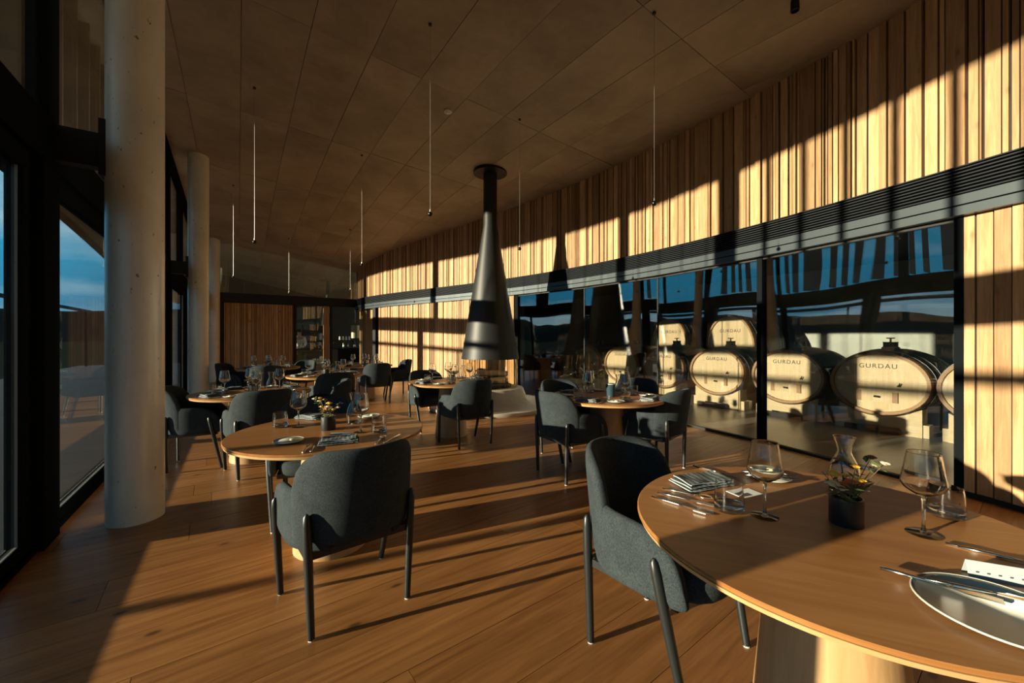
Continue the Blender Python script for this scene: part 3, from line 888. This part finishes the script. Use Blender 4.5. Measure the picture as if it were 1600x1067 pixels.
# ------------------------------------------------------------------ fireplace
fp = thing('fireplace', 'black conical suspended fireplace with glass cylinder on a round concrete hearth', 'fireplace', (-.43, 7.9, 0), 0)
fs_, ft_ = to_st(-.43, 7.9); fz = ceil_z(fs_, ft_)
MB().lathe([(.0, 0), (1.18, 0), (1.20, .03), (1.20, .07), (1.12, .085), (.86, .11), (.74, .17), (.69, .26), (.655, .36), (.64, .385), (.60, .395), (.0, .395)], 64).build('hearth', 'plinth_concrete', fp, smooth=True)
MB().lathe([(.545, .95), (.565, .945), (.565, .965), (.135, 3.58), (.135, fz + .0), (.12, fz), (.12, 3.58), (.545, .97), (.545, .95)], 64).build('hood', 'hood_steel', fp, smooth=True)
MB().lathe([(.0, fz - .035), (.33, fz - .035), (.33, fz + .05), (.0, fz + .05)], 48).build('ceiling_flange', 'black_steel', fp, smooth=True)
MB().lathe([(.540, .395), (.546, .395), (.546, .95), (.540, .95), (.540, .395)], 64).build('glass_cylinder', 'fire_glass', fp, smooth=True)
gt_ = MB().lathe([(.0, .396), (.40, .396), (.42, .42), (.42, .445), (.40, .445), (.39, .42), (0, .42)], 40).build('grate', 'black_steel', fp)
for k in range(9):
    MB().box((-.36, -.32 + k * .078, .445), (.36, -.31 + k * .078, .46)).build('grate_bar', 'black_steel', gt_)
lg = [((0, -.17), .05, .062, .53), ((.1, .0), -.06, .06, .53), ((-.1, .17), .04, .062, .53), ((.15, -.085), .16, .055, .655), ((-.12, .085), -.12, .055, .655)]
for k, ((x, y), a, r_, z) in enumerate(lg):
    d = Vector((math.cos(a), math.sin(a), 0))
    st_ = Vector((-.43, 7.9, z)) + Vector((x * .25, y, 0))
    lo = thing('firewood_log', ['front lower', 'middle lower', 'rear lower', 'front upper', 'rear upper'][k] + ' bark-covered log in the glass fireplace', 'log', st_, 0, 'logs in the fireplace')
    mb = MB(); n = 7
    pts = [d * (-.30 + .6 * i / (n - 1)) + Vector((0, random.uniform(-.008, .008), random.uniform(-.006, .006))) for i in range(n)]
    mb.tube(pts, [r_ * random.uniform(.9, 1.08) for _ in range(n)], 12).build('bark', 'bark', lo, smooth=True)
    for sg in (0, -1):
        e = pts[sg]; dd = (pts[sg] - pts[1 if sg == 0 else -2]).normalized()
        MB().tube([e, e + dd * .004], r_ * .82, 12).build('cut_end', 'log_end', lo)

# ------------------------------------------------------------------ pendants and ceiling fittings
pend = [(.117, 6.1, 'slim pendant wire with small ball in front of the timber wall, right of the flue'),
        (1.44, 4.05, 'slim pendant with small ball above the table before the barrels'),
        (-.90, 4.40, 'slim pendant ball left of the fireplace flue against the ceiling'),
        (-3.65, 5.67, 'slim pendant ball hanging highest at the left, near the columns'),
        (-6.20, 8.90, 'slim pendant with bright wire right of the middle column'),
        (-2.79, 7.43, 'slim pendant with bright wire above the middle tables'),
        (-4.57, 11.3, 'slim pendant before the far corner of the timber wall'),
        (-6.75, 12.1, 'slim pendant close to the far partition glass')]
for x, y, lb in pend:
    s_, t_ = to_st(x, y); zc = ceil_z(s_, t_)
    r = thing('pendant_light', lb, 'pendant', (x, y, 2.71), 0, 'wire pendants over the dining room')
    MB().lathe([(0, zc - 2.71 + .01), (.018, zc - 2.71 + .01), (.018, zc - 2.71 - .02), (0, zc - 2.71 - .02)], 12).build('canopy', 'black_steel', r)
    MB().tube([(0, 0, .02), (0, 0, zc - 2.71)], .0018, 6).build('wire', 'wire_metal', r)
    ba = MB().lathe([(.026 * math.sin(PI * k / 10), -.026 * math.cos(PI * k / 10)) for k in range(11)], 16).build('ball', 'dark_metal', r, smooth='all')
    MB().lathe([(.006, .02), (.006, .05), (0, .05)], 8).build('collar', 'wire_metal', ba)
x, y = 2.66, 3.76; s_, t_ = to_st(x, y); zc = ceil_z(s_, t_)
r = thing('ceiling_spotlight', 'small black spotlight on the ceiling at the top right', 'spotlight', (x, y, zc))
MB().lathe([(0, 0), (.03, 0), (.03, -.02), (0, -.02)], 16).build('base', 'black_steel', r)
MB().lathe([(0, -.02), (.035, -.02), (.037, -.12), (.030, -.12), (.028, -.10), (0, -.10)], 20).build('head', 'black_steel', r, smooth=True)
x, y = -.96, 6.0; s_, t_ = to_st(x, y); zc = ceil_z(s_, t_)
r = thing('smoke_detector', 'small round detector on the concrete ceiling left of the flue', 'detector', (x, y, zc))
MB().lathe([(0, .01), (.06, .01), (.06, -.015), (.05, -.02), (0, -.02)], 24).build('base', 'concrete_column', r, smooth=True)
MB().lathe([(0, -.02), (.03, -.02), (.025, -.035), (0, -.035)], 18).build('sensor', 'concrete_column', r, smooth=True)

# ------------------------------------------------------------------ chairs
def shell_pt(th, z, extra=0.0):
    # th: 0 = right side, 90deg = back, 180deg = left side
    k = (z - .45)
    a = .282 + .03 * k; b = .262 + .16 * k * math.sin(th)
    a += extra; b += extra
    return Vector((a * math.cos(th), -.02 - b * math.sin(th), z))
def pad(fun, na, nb, thick, ext, edge=.18):
    """pillow surface: fun(a, b) -> (point, outward normal), a, b in -1..1"""
    mb = MB()
    A = [math.sin(PI / 2 * x) ** 1 for x in np.linspace(-.985, .985, na)]
    B = [math.sin(PI / 2 * x) for x in np.linspace(-1, 1, nb)]
    for side in (1, -1):
        for a in A:
            lo, hi = ext(a)
            for b in B:
                bb = lo + (hi - lo) * (b + 1) / 2
                p, n = fun(a, bb)
                k = (max(0, 1 - abs(a) ** 10)) ** .5 * (max(0, 1 - abs(b) ** 9)) ** .5
                mb.v.append(tuple(p + n * side * thick / 2 * (edge + (1 - edge) * k)))
    o = na * nb
    for i in range(na - 1):
        for j in range(nb - 1):
            q = (i * nb + j, i * nb + j + 1, (i + 1) * nb + j + 1, (i + 1) * nb + j)
            mb.f.append(q); mb.f.append(tuple(o + k for k in reversed(q)))
    per = [i * nb for i in range(na)] + [(na - 1) * nb + j for j in range(1, nb)] + [i * nb + nb - 1 for i in range(na - 2, -1, -1)] + [j for j in range(nb - 2, 0, -1)]
    for i in range(len(per)):
        a, b = per[i], per[(i + 1) % len(per)]
        mb.f.append((a, b, o + b, o + a))
    return mb
def make_chair():
    r = thing('dining_chair', '', 'chair', group='dark upholstered armchairs')
    # backrest
    def fb(a, b):
        th = PI / 2 - a * math.radians(74); z = .62 + .225 * b
        e = 1e-3
        p = shell_pt(th, z); n = Vector((math.cos(th), -math.sin(th), .06)).normalized()
        return p, n
    def eb(a):
        k = (1 - abs(a) ** 4.5) ** (1 / 2.6)
        return -.98, -.98 + 1.98 * max(.06, k)
    pad(fb, 19, 13, .058, eb).build('backrest', 'felt', r, smooth='all')
    for sx in (1, -1):
        def fa(a, b):
            u = (a + 1) / 2                       # 0 rear .. 1 front
            th = math.radians(58) * (1 - u / .5) if u < .5 else 0.0
            z = .515 + .145 * b - (.03 * u * (b + 1) / 2)
            p = shell_pt(th, z, -.004)
            if u >= .5: p.y += (u - .5) / .5 * .255
            n = Vector((math.cos(th), -math.sin(th), .08)).normalized()
            if sx < 0: p.x = -p.x; n.x = -n.x
            return p, n
        def ea(a):
            k = (1 - max(0, a) ** 3.4) ** (1 / 2.2)
            return -1.0 + .25 * (1 - k), -1.0 + .25 * (1 - k) + max(.08, (2.0 * (1 if a < .0 else k)) - .25 * (1 - k))
        pad(fa, 19, 9, .052, ea).build('armrest', 'felt', r, smooth='all')
    # seat cushion
    mb = MB(); n = 32
    def se(k, sc, z, dy=0.0):
        a = 2 * PI * k / n; c_, s_ = math.cos(a), math.sin(a)
        rr = (abs(c_) ** 3.4 + abs(s_) ** 3.4) ** (-1 / 3.4)
        return (.252 * sc * rr * c_, .275 * sc * rr * s_ + .022 + dy, z)
    prof = [(.80, .372), (.93, .382), (.985, .40), (1.0, .425), (1.0, .445), (.985, .463), (.94, .476), (.7, .483), (.35, .482)]
    for sc, z in prof:
        for k in range(n): mb.v.append(se(k, sc, z))
    for i in range(len(prof) - 1):
        for k in range(n):
            mb.f.append((i * n + k, i * n + (k + 1) % n, (i + 1) * n + (k + 1) % n, (i + 1) * n + k))
    mb.f.append(tuple(reversed(range(n)))); mb.f.append(tuple((len(prof) - 1) * n + k for k in range(n)))
    mb.build('seat', 'felt', r, smooth='all')
    mb = MB()
    mb.box((-.235, -.225, .352), (.235, -.185, .385)).box((-.25, .15, .352), (.25, .185, .385)).box((-.25, -.2, .352), (-.215, .17, .385)).box((.215, -.2, .352), (.25, .17, .385))
    mb.build('seat_frame', 'black_ash', r)
    for fx, fy, tx, ty, zt in ((-.2275, -.2275, -.248, -.232, .555), (.2275, -.2275, .248, -.232, .555), (-.27, .2275, -.312, .125, .535), (.27, .2275, .312, .125, .535)):
        f_ = Vector((fx, fy, .006)); t_ = Vector((tx, ty, zt))
        m_ = f_.lerp(t_, .72)
        mb = MB()
        mb.tube([f_, f_.lerp(t_, .35), m_, f_.lerp(t_, .93), t_, t_ + Vector((0, 0, .012))], [.0155, .0175, .020, .0185, .014, .005], 12)
        lg_ = mb.build('leg', 'black_ash', r, smooth=True)
        MB().lathe([(0, 0), (.013, 0), (.013, .007), (0, .007)], 10, T(fx, fy, 0)).build('glide', 'glide_white', lg_)
    return r
chair0 = make_chair()
first = [True]
def chair(x, y, fx, fy, label):
    o = chair0 if first[0] else copy_tree(chair0)
    first[0] = False
    o.location = (x, y, 0); o.rotation_euler = (0, 0, math.atan2(fy, fx) - PI / 2)
    o['label'] = label
    return o
def chair_legs(rear_a, rear_b, label, flip=1):
    a, b = at(*rear_a), at(*rear_b)
    m_ = (a + b) / 2; d = (b - a).normalized()
    f_ = Vector((-d.y, d.x, 0)) * flip
    c = m_ + f_ * .2275
    return chair(c.x, c.y, f_.x, f_.y, label)
chair_legs((485.8, 1000.7), (636.6, 934), 'dark grey armchair in the left foreground, its back to the viewer')
a, b = at(922.9, 1003), at(1010.6, 935.3)
d = (b - a).normalized(); f_ = Vector((d.y, -d.x, 0)); c = (a + b) / 2 + f_ * .2275
chair(c.x, c.y, f_.x, f_.y, 'sunlit grey armchair drawn up to the front right table')
chair(-1.5, 3.08, .41, -.91, 'dark armchair tucked under the far side of the front left table')
chair(-2.574, 4.10, -.68, .73, 'dark armchair with its back to the front left table, behind it')
chair(-3.33, 4.27, .87, .47, 'dark armchair seen from the side, next to the nearest column')
chair(-2.30, 4.78, -.92, -.38, 'armchair with blue sheen right of the left-hand table')
chair(.575, 3.97, .86, .51, 'armchair with sunlit back left of the table before the barrels')
chair(1.46, 4.13, -.74, .67, 'armchair with curved sunlit arm right of the table before the barrels')
chair(1.42, 4.78, -.60, -.80, 'dark armchair on the far right side of the table before the barrels')
chair(.66, 4.60, .5, -.85, 'shaded armchair on the far left side of the table before the barrels')
chair(-.588, 5.13, -.60, .80, 'dark armchair with its back to the viewer at the fireplace table')
chair(-1.22, 6.02, .62, -.78, 'armchair at the far left side of the fireplace table')
chair(-2.85, 8.35, -.55, .83, 'dark armchair with its back to the viewer at the far right-hand table')
chair(-2.72, 9.40, -.85, -.5, 'armchair seen from the side against the sunlit timber wall')
chair(-2.74, 6.12, -.62, .78, 'dark armchair with its back to the viewer at the middle table')
chair(-5.62, 8.15, .98, .2, 'armchair farthest left, beside the middle column')
chair(-4.66, 7.62, -.5, .86, 'dark armchair with its back to the viewer at the far left table')
chair(-4.80, 9.05, -.2, -.98, 'armchair with pale highlight behind the far left table')

# ------------------------------------------------------------------ tables
TZ, TR = .745, .585
tabs = {}
def make_table():
    r = thing('dining_table', '', 'table', group='round oak tables')
    MB().lathe([(.0, TZ - .012), (TR - .004, TZ - .012), (TR - .001, TZ - .003), (TR - .004, TZ), (0, TZ)], 96).build('tabletop', 'table_oak', r, smooth=True)
    MB().lathe([(.0, TZ - .036), (TR - .03, TZ - .036), (TR - .008, TZ - .027), (TR - .001, TZ - .013), (0, TZ - .0125)], 96).build('edge_band', 'table_edge', r, smooth=True)
    MB().lathe([(0, 0.0), (.222, 0.0), (.222, .012), (.16, TZ - .04), (0, TZ - .04)], 48).build('pedestal', 'pedestal_oak', r, smooth=True)
    MB().lathe([(0, TZ - .05), (.30, TZ - .05), (.30, TZ - .037), (0, TZ - .037)], 40).build('support_plate', 'black_steel', r)
    return r
table0 = make_table()
TT = [('front_right', 1.012, 1.275, 'round oak table in the right foreground, cut off by the frame', -.4),
      ('front_left', -1.185, 2.62, 'round oak table in the left foreground with a planter and glasses', .6),
      ('barrel', .98, 4.15, 'round oak table in shade before the barrel glazing', .2),
      ('fire', -.85, 5.60, 'round oak table just in front of the fireplace hearth', .9),
      ('left', -2.90, 4.48, 'round oak table at the left between the two dark armchairs', .3),
      ('middle', -3.07, 6.60, 'round oak table in the middle behind the front left table', 1.2),
      ('far_left', -5.05, 8.30, 'round oak table far left before the timber partition', .5),
      ('far_right', -3.30, 9.00, 'round oak table far back by the kitchen doorway', .1)]
for i, (k, x, y, lb, rz) in enumerate(TT):
    o = table0 if i == 0 else copy_tree(table0)
    o.location = (x, y, 0); o.rotation_euler = (0, 0, rz); o['label'] = lb
    tabs[k] = Vector((x, y, TZ))

# ------------------------------------------------------------------ tableware prototypes
protos = {}
def proto(key, fn, *a):
    r_ = fn(*a); protos[key] = [r_, False]
    if key in ('wine', 'tumbler'): r_.scale = (1.12, 1.12, 1.12)
def put(key, loc, rz, label, group=None):
    src, used = protos[key]
    o = copy_tree(src) if used else src
    protos[key][1] = True
    o.location = loc; o.rotation_euler = (0, 0, rz); o['label'] = label
    if group: o['group'] = group
    return o
def wine_glass():
    r = thing('wine_glass', '', 'wine glass')
    MB().lathe([(0, .098), (.006, .100), (.020, .108), (.040, .122), (.0475, .136), (.0475, .142), (.040, .185), (.0349, .219), (.0345, .2214), (.0340, .222), (.0335, .2214), (.0338, .219), (.0388, .186), (.0462, .142), (.0460, .137), (.038, .1235), (.018, .110), (0, .104)], 32).build('bowl', 'table_glass', r, smooth=True)
    MB().lathe([(0, .004), (.009, .0045), (.0045, .014), (.0036, .04), (.0036, .085), (.006, .097), (0, .099)], 12).build('stem', 'thick_glass', r, smooth=True)
    MB().lathe([(0, 0), (.036, 0), (.0375, .001), (.036, .0022), (.015, .0035), (0, .0055)], 32).build('foot', 'table_glass', r, smooth=True)
    return r
def tumbler():
    r = thing('water_tumbler', '', 'tumbler')
    MB().lathe([(0, .013), (.034, .0135), (.042, .018), (.0425, .026), (.0378, .085), (.0375, .0875), (.0368, .088), (.036, .0875), (.0363, .085), (.041, .027), (.040, .022), (.033, .0195), (0, .019)], 32).build('wall', 'table_glass', r, smooth=True)
    MB().lathe([(0, 0), (.036, 0), (.0415, .004), (.0428, .012), (.0425, .018), (.034, .0135), (0, .0125)], 32).build('base', 'thick_glass', r, smooth=True)
    return r
def carafe():
    r = thing('water_carafe', '', 'carafe')
    MB().lathe([(0, 0), (.044, 0), (.050, .006), (.052, .05), (.046, .10), (.028, .14), (.022, .155), (.026, .185), (.0352, .2125), (.0355, .2145), (.0348, .215), (.0342, .2145), (.0338, .2125), (.0245, .185), (.0205, .155), (.0265, .139), (.0445, .10), (.0503, .05), (.048, .009), (0, .008)], 32).build('body', 'table_glass', r, smooth=True)
    MB().lathe([(0, .0005), (.046, .001), (.048, .006), (.046, .0085), (0, .0078)], 28).build('base', 'thick_glass', r, smooth=True)
    return r
def planter(seed):
    rnd = random.Random(seed)
    r = thing('flower_planter', '', 'planter')
    MB().lathe([(0, 0), (.043, 0), (.045, .003), (.045, .086), (.040, .088), (.039, .07), (0, .07)], 32).build('pot', 'pot_black', r, smooth=True)
    MB().lathe([(0, .068), (.0395, .068), (.0395, .073), (0, .076)], 20).build('soil', 'soil', r)
    tips = []
    for k in range(20):
        a = rnd.uniform(0, 2 * PI); le = rnd.uniform(.06, .15); sp = rnd.uniform(.2, .85)
        p0 = Vector((.018 * math.cos(a), .018 * math.sin(a), .073))
        p2 = Vector((math.cos(a) * sp * le, math.sin(a) * sp * le, .075 + le * rnd.uniform(.55, 1)))
        p1 = (p0 + p2) / 2 + Vector((0, 0, .012))
        MB().tube([p0, p1, p2], [.0016, .0013, .0009], 5).build('stem', 'stem_green' if k % 3 else 'leaf_brown', r)
        tips.append((p0, p1, p2, a))
    for k in range(80):
        p0, p1, p2, a = rnd.choice(tips)
        c_ = p0.lerp(p2, rnd.uniform(.25, .95)) + Vector((rnd.uniform(-.012, .012), rnd.uniform(-.012, .012), rnd.uniform(-.005, .01)))
        an = rnd.uniform(0, 2 * PI); L = rnd.uniform(.014, .038); wd = L * rnd.uniform(.2, .38); up = rnd.uniform(-.2, .9)
        dd = Vector((math.cos(an), math.sin(an), up)).normalized(); sd_ = dd.cross(Vector((0, 0, 1))).normalized()
        nn = sd_.cross(dd)
        MB().add([c_, c_ + dd * L * .5 + sd_ * wd, c_ + dd * L, c_ + dd * L * .5 - sd_ * wd, c_ + dd * L * .5 + nn * wd * .5], [(0, 1, 4), (1, 2, 4), (2, 3, 4), (3, 0, 4), (0, 3, 2, 1)]).build('leaf', rnd.choice(('leaf_green', 'leaf_green', 'leaf_brown')), r)
    for k in range(13):
        p0, p1, p2, a = tips[k]
        mt = ('petal_yellow', 'petal_orange', 'petal_cream', 'petal_yellow', 'petal_cream', 'petal_orange', 'petal_cream', 'leaf_brown')[k % 8]
        R_f = rnd.uniform(.010, .0165)
        fl_ = MB().lathe([(0, -R_f * .5), (R_f * .6, -R_f * .35), (R_f, R_f * .2), (R_f * .6, R_f * .55), (0, R_f * .4)], 9, T(*p2)).build('flower', mt, r, smooth='all')
        for q in range(5):
            an = 2 * PI * q / 5 + k; c_ = p2 + Vector((math.cos(an), math.sin(an), .1)) * R_f * .9
            MB().lathe([(0, -.003), (R_f * .55, 0), (0, .004)], 7, T(*c_)).build('petal', mt, fl_, smooth='all')
    return r
def plate(big):
    r = thing('dinner_plate' if big else 'side_plate', '', 'plate')
    R_p = .135 if big else .078
    MB().lathe([(0, 0), (R_p * .6, 0), (R_p * .9, .006), (R_p, .012), (R_p * .985, .0145), (R_p * .88, .010), (R_p * .6, .004), (0, .004)], 48).build('dish', 'plate_grey', r, smooth='all')
    MB().lathe([(R_p * .975, .0125), (R_p * 1.003, .0115), (R_p * 1.006, .014), (R_p * .985, .0162), (R_p * .975, .0125)], 48).build('rim', 'plate_rim', r, smooth='all')
    if not big:
        MB().lathe([(0, .004), (.018, .004), (.019, .014), (.014, .022), (0, .024)], 14, T(.02, .01, 0)).build('butter', 'butter', r, smooth=True)
    return r
def cutlery(kind):
    r = thing({'knife': 'table_knife', 'fork': 'table_fork', 'spoon': 'table_spoon'}[kind], '', kind)
    MB().tube([(-.10, 0, .004), (-.05, 0, .0045), (0, 0, .005), (.02, 0, .005)], [.0045, .0052, .0035, .003], 8).build('handle', 'silver', r, smooth='all')
    if kind == 'knife':
        MB().prism([(.018, -.003), (.06, -.010), (.10, -.008), (.115, .004), (.018, .004)], .0035, .0065).build('blade', 'silver', r)
    elif kind == 'fork':
        nk = MB().prism([(.018, -.003), (.045, -.011), (.06, -.0115), (.06, .0115), (.045, .011), (.018, .003)], .004, .007).build('neck', 'silver', r)
        for q in range(4):
            y = -.0095 + q * .0063
            MB().box((.0595, y - .0013, .0045), (.10, y + .0013, .0072)).build('tine', 'silver', nk)
    else:
        MB().lathe([(0, 0), (.6, .12), (1.0, .32), (.96, .36), (.55, .18), (0, .06)], 20, T(.055, 0, .002) @ Matrix.Diagonal((.034, .02, .022, 1))).build('bowl', 'silver', r, smooth='all')
    return r
def napkin():
    r = thing('napkin', '', 'napkin')
    L, W = .105, .065
    for k, (z0, sx, sy, ml) in enumerate(((.0, 1.0, 1.0, 'napkin_cloth'), (.009, .96, .92, 'napkin_cloth'), (.018, .86, .85, 'napkin_cloth'))):
        mb = MB(); nx, ny = 15, 9
        for dz in (0.0, .006):
            for i in range(nx):
                for j in range(ny):
                    x = (i / (nx - 1) - .5) * 2 * L * sx; y = (j / (ny - 1) - .5) * 2 * W * sy
                    wob = .003 * math.sin(x * 60 + k * 2) * math.cos(y * 40 + k) + (.010 * (k + 1) * max(0, i / (nx - 1) - .7) if k else 0)
                    mb.v.append((x, y + .006 * math.sin(x * 22 + k), z0 + .003 + wob + dz))
        o = nx * ny
        for i in range(nx - 1):
            for j in range(ny - 1):
                q = (i * ny + j, i * ny + j + 1, (i + 1) * ny + j + 1, (i + 1) * ny + j)
                mb.f.append(tuple(reversed(q))); mb.f.append(tuple(o + t_ for t_ in q))
        per = [i * ny for i in range(nx)] + [(nx - 1) * ny + j for j in range(1, ny)] + [i * ny + ny - 1 for i in range(nx - 2, -1, -1)] + [j for j in range(ny - 2, 0, -1)]
        for i in range(len(per)):
            a, b = per[i], per[(i + 1) % len(per)]
            mb.f.append((a, b, o + b, o + a))
        mb.build('fold', ml, r, smooth=True)
        MB().tube([(-L * sx, y_, z0 + .0065 + .003 * math.sin(-L * sx * 60 + k * 2) * math.cos(y_ * 40 + k)) for y_ in np.linspace(-W * sy, W * sy, 7)], .0018, 6).build('hem', 'paper_grey', r)
        MB().tube([(x_, -W * sy + .006 * math.sin(x_ * 22 + k), z0 + .0065) for x_ in np.linspace(-L * sx, L * sx * .7, 9)], .0015, 6).build('hem', 'paper_grey', r)
    return r
def card(tent):
    r = thing('menu_card', '', 'card')
    if tent:
        MB().add([(-.06, -.016, 0), (.06, -.016, 0), (.06, 0, .038), (-.06, 0, .038), (.06, .016, 0), (-.06, .016, 0)], [(0, 1, 2, 3), (3, 2, 4, 5)]).build('sheet', 'paper_grey', r)
        sh_ = [c for c in r.children][0]; md = sh_.modifiers.new('thick', 'SOLIDIFY'); md.thickness = .0012
        for q in range(5):
            MB().box((-.045 + q * .02, -.0115, .014), (-.040 + q * .02, -.0105, .017), RX(0)).build('mark', 'ink', r)
    else:
        MB().box((-.06, -.032, 0), (.06, .032, .0016)).build('sheet', 'paper_white', r)
        MB().box((-.055, -.026, .0017), (.012, -.002, .0022)).build('printed_panel', 'ink', r)
    return r
proto('wine', wine_glass); proto('tumbler', tumbler); proto('carafe', carafe); proto('planter', planter, 3)
proto('plate', plate, False); proto('dinner', plate, True); proto('knife', cutlery, 'knife'); proto('fork', cutlery, 'fork'); proto('spoon', cutlery, 'spoon')
proto('napkin', napkin); proto('card', card, False); proto('tent', card, True)

def P(px, py): return at(px, py, TZ)
G1 = 'settings on the front right table'
put('wine', P(1195, 806), 0, 'large wine glass beside the tumbler and cutlery, front right table', 'wine glasses')
put('tumbler', P(1139, 797), .3, 'water tumbler next to the white card, front right table', 'water tumblers')
put('wine', P(1443, 834), 0, 'wine glass right of the planter, front right table', 'wine glasses')
put('tumbler', P(1478, 806), .3, 'water tumbler at the right, behind the wine glass, front right table', 'water tumblers')
put('planter', P(1322, 818), 1.9, 'black planter of wild flowers on the front right table', 'flower planters')
put('carafe', P(1319, 768), 0, 'glass water carafe behind the planter, front right table', 'carafes')
def along(key, a, b, label, group=None):
    p, q = P(*a), P(*b); d = q - p
    return put(key, (p + q) / 2, math.atan2(d.y, d.x), label, group)
along('spoon', (1026, 762), (1135, 787), 'silver spoon at the top of the cutlery row, front right table', 'cutlery')
along('fork', (1020, 769), (1125, 795), 'silver fork in the middle of the cutlery row, front right table', 'cutlery')
along('knife', (1015, 776), (1108, 806), 'silver knife nearest the table edge, front right table', 'cutlery')
put('napkin', P(1096, 757), .25, 'folded printed napkin on the front right table', 'napkins')
put('card', P(1163, 771), .35, 'white printed card under the tumbler, front right table', 'cards')
along('knife', (1092, 731), (1142, 745), 'knife behind the napkin, front right table', 'cutlery')
put('plate', P(1203, 748), .4, 'side plate behind the large wine glass, front right table', 'plates')
p = P(1203, 748)
put('knife', (p.x, p.y + .01, TZ + .013), -.35, 'butter knife across the side plate behind the large wine glass', 'cutlery')
put('fork', (p.x - .01, p.y - .03, TZ + .013), -.30, 'small fork across the side plate behind the large wine glass', 'cutlery')
put('dinner', P(1560, 962), 0, 'large grey plate cut off at the lower right corner', 'plates')
p = P(1560, 962)
along('fork', (1432, 914), (1500, 934), 'silver fork leaning at the rim of the large grey plate', 'cutlery').location.z = TZ + .013
put('knife', (p.x + .03, p.y + .05, TZ + .016), -.5, 'knife lying across the large grey plate', 'cutlery')
put('tent', P(1560, 906), -.42, 'pale folded place card beside the large grey plate', 'cards')
along('spoon', (1548, 868), (1620, 885), 'silver spoon behind the place card at the right edge', 'cutlery')
along('knife', (1525, 862), (1600, 880), 'silver knife behind the place card at the right edge', 'cutlery')

put('tumbler', P(438, 667), 0, 'water tumbler at the left, front left table', 'water tumblers')
put('wine', P(466.5, 667), 0, 'wine glass left of the planter, front left table', 'wine glasses')
put('planter', P(513, 671), .4, 'black planter of dried flowers on the front left table', 'flower planters')
put('wine', P(564, 675), 0, 'wine glass right of the planter, front left table', 'wine glasses')
put('carafe', P(553, 661), 0, 'narrow water carafe behind the wine glass, front left table', 'carafes')
put('tumbler', P(592, 675), 0, 'water tumbler at the right, front left table', 'water tumblers')
put('plate', P(451, 691), 0, 'side plate with butter near the left edge, front left table', 'plates')
put('napkin', P(530, 691), .35, 'folded dark napkin before the foreground chair, front left table', 'napkins')
p = P(530, 687)
put('card', (p.x, p.y + .02, TZ + .03), .2, 'pale card lying on the napkin, front left table', 'cards')
put('napkin', P(488, 653), -.4, 'folded dark napkin on the far side of the front left table', 'napkins')
along('fork', (474, 708), (483, 694), 'left small fork near the edge, front left table', 'cutlery')
along('knife', (486, 706), (494, 693), 'small knife beside the fork near the edge, front left table', 'cutlery')
along('spoon', (588, 694), (600, 682), 'spoon at the right, front left table', 'cutlery')
along('knife', (602, 692), (622, 681), 'knife at the right, front left table', 'cutlery')
put('plate', P(577, 652), 0, 'side plate at the far right, front left table', 'plates')

names = {'barrel': 'table before the barrels', 'fire': 'fireplace table', 'left': 'left-hand table', 'middle': 'middle table', 'far_left': 'far left table', 'far_right': 'far right-hand table'}
sides = ['window side', 'far side', 'wall side', 'near side']
angs = [math.atan2(-NN[1], -NN[0]), math.atan2(AX[1], AX[0]), math.atan2(NN[1], NN[0]), math.atan2(-AX[1], -AX[0])]
rot = {'barrel': .35, 'fire': .15, 'left': .5, 'middle': .2, 'far_left': .4, 'far_right': .3}
for k, nm in names.items():
    c = tabs[k]
    for q in range(4):
        a = angs[q] + rot[k]; sd_ = sides[q]
        def pol(r_, da): return Vector((c.x + r_ * math.cos(a + da), c.y + r_ * math.sin(a + da), TZ))
        put('wine', pol(.26, -.42), 0, 'wine glass on the %s of the %s' % (sd_, nm), 'wine glasses')
        put('tumbler', pol(.33, -.62), 0, 'water tumbler on the %s of the %s' % (sd_, nm), 'water tumblers')
        put('napkin', pol(.44, 0), a + PI / 2, 'folded napkin on the %s of the %s' % (sd_, nm), 'napkins')
        if k not in ('far_left', 'far_right'):
            put('plate', pol(.42, .60), a, 'side plate on the %s of the %s' % (sd_, nm), 'plates')
            put('knife', pol(.43, -.32), a + PI, 'knife on the %s of the %s' % (sd_, nm), 'cutlery')
            put('fork', pol(.43, .31), a + PI, 'fork on the %s of the %s' % (sd_, nm), 'cutlery')
    if k != 'barrel':
        put('planter', c + Vector((.02, -.03, 0)), rot[k] * 5, 'black planter of dried flowers on the %s' % nm, 'flower planters')
    else:
        r = thing('glazed_vase', 'blue grey glazed vase in the middle of the table before the barrels', 'vase', c + Vector((.03, -.06, 0)))
        MB().lathe([(0, 0), (.036, 0), (.040, .004), (.048, .13), (.044, .132), (.037, .008), (0, .008)], 28).build('body', 'blue_glaze', r, smooth=True)
        MB().lathe([(.044, .128), (.050, .130), (.050, .136), (.044, .136), (.044, .128)], 28).build('rim', 'plate_rim', r, smooth=True)
    put('carafe', c + Vector((.15, .09, 0)), 0, 'glass water carafe on the %s' % nm, 'carafes')
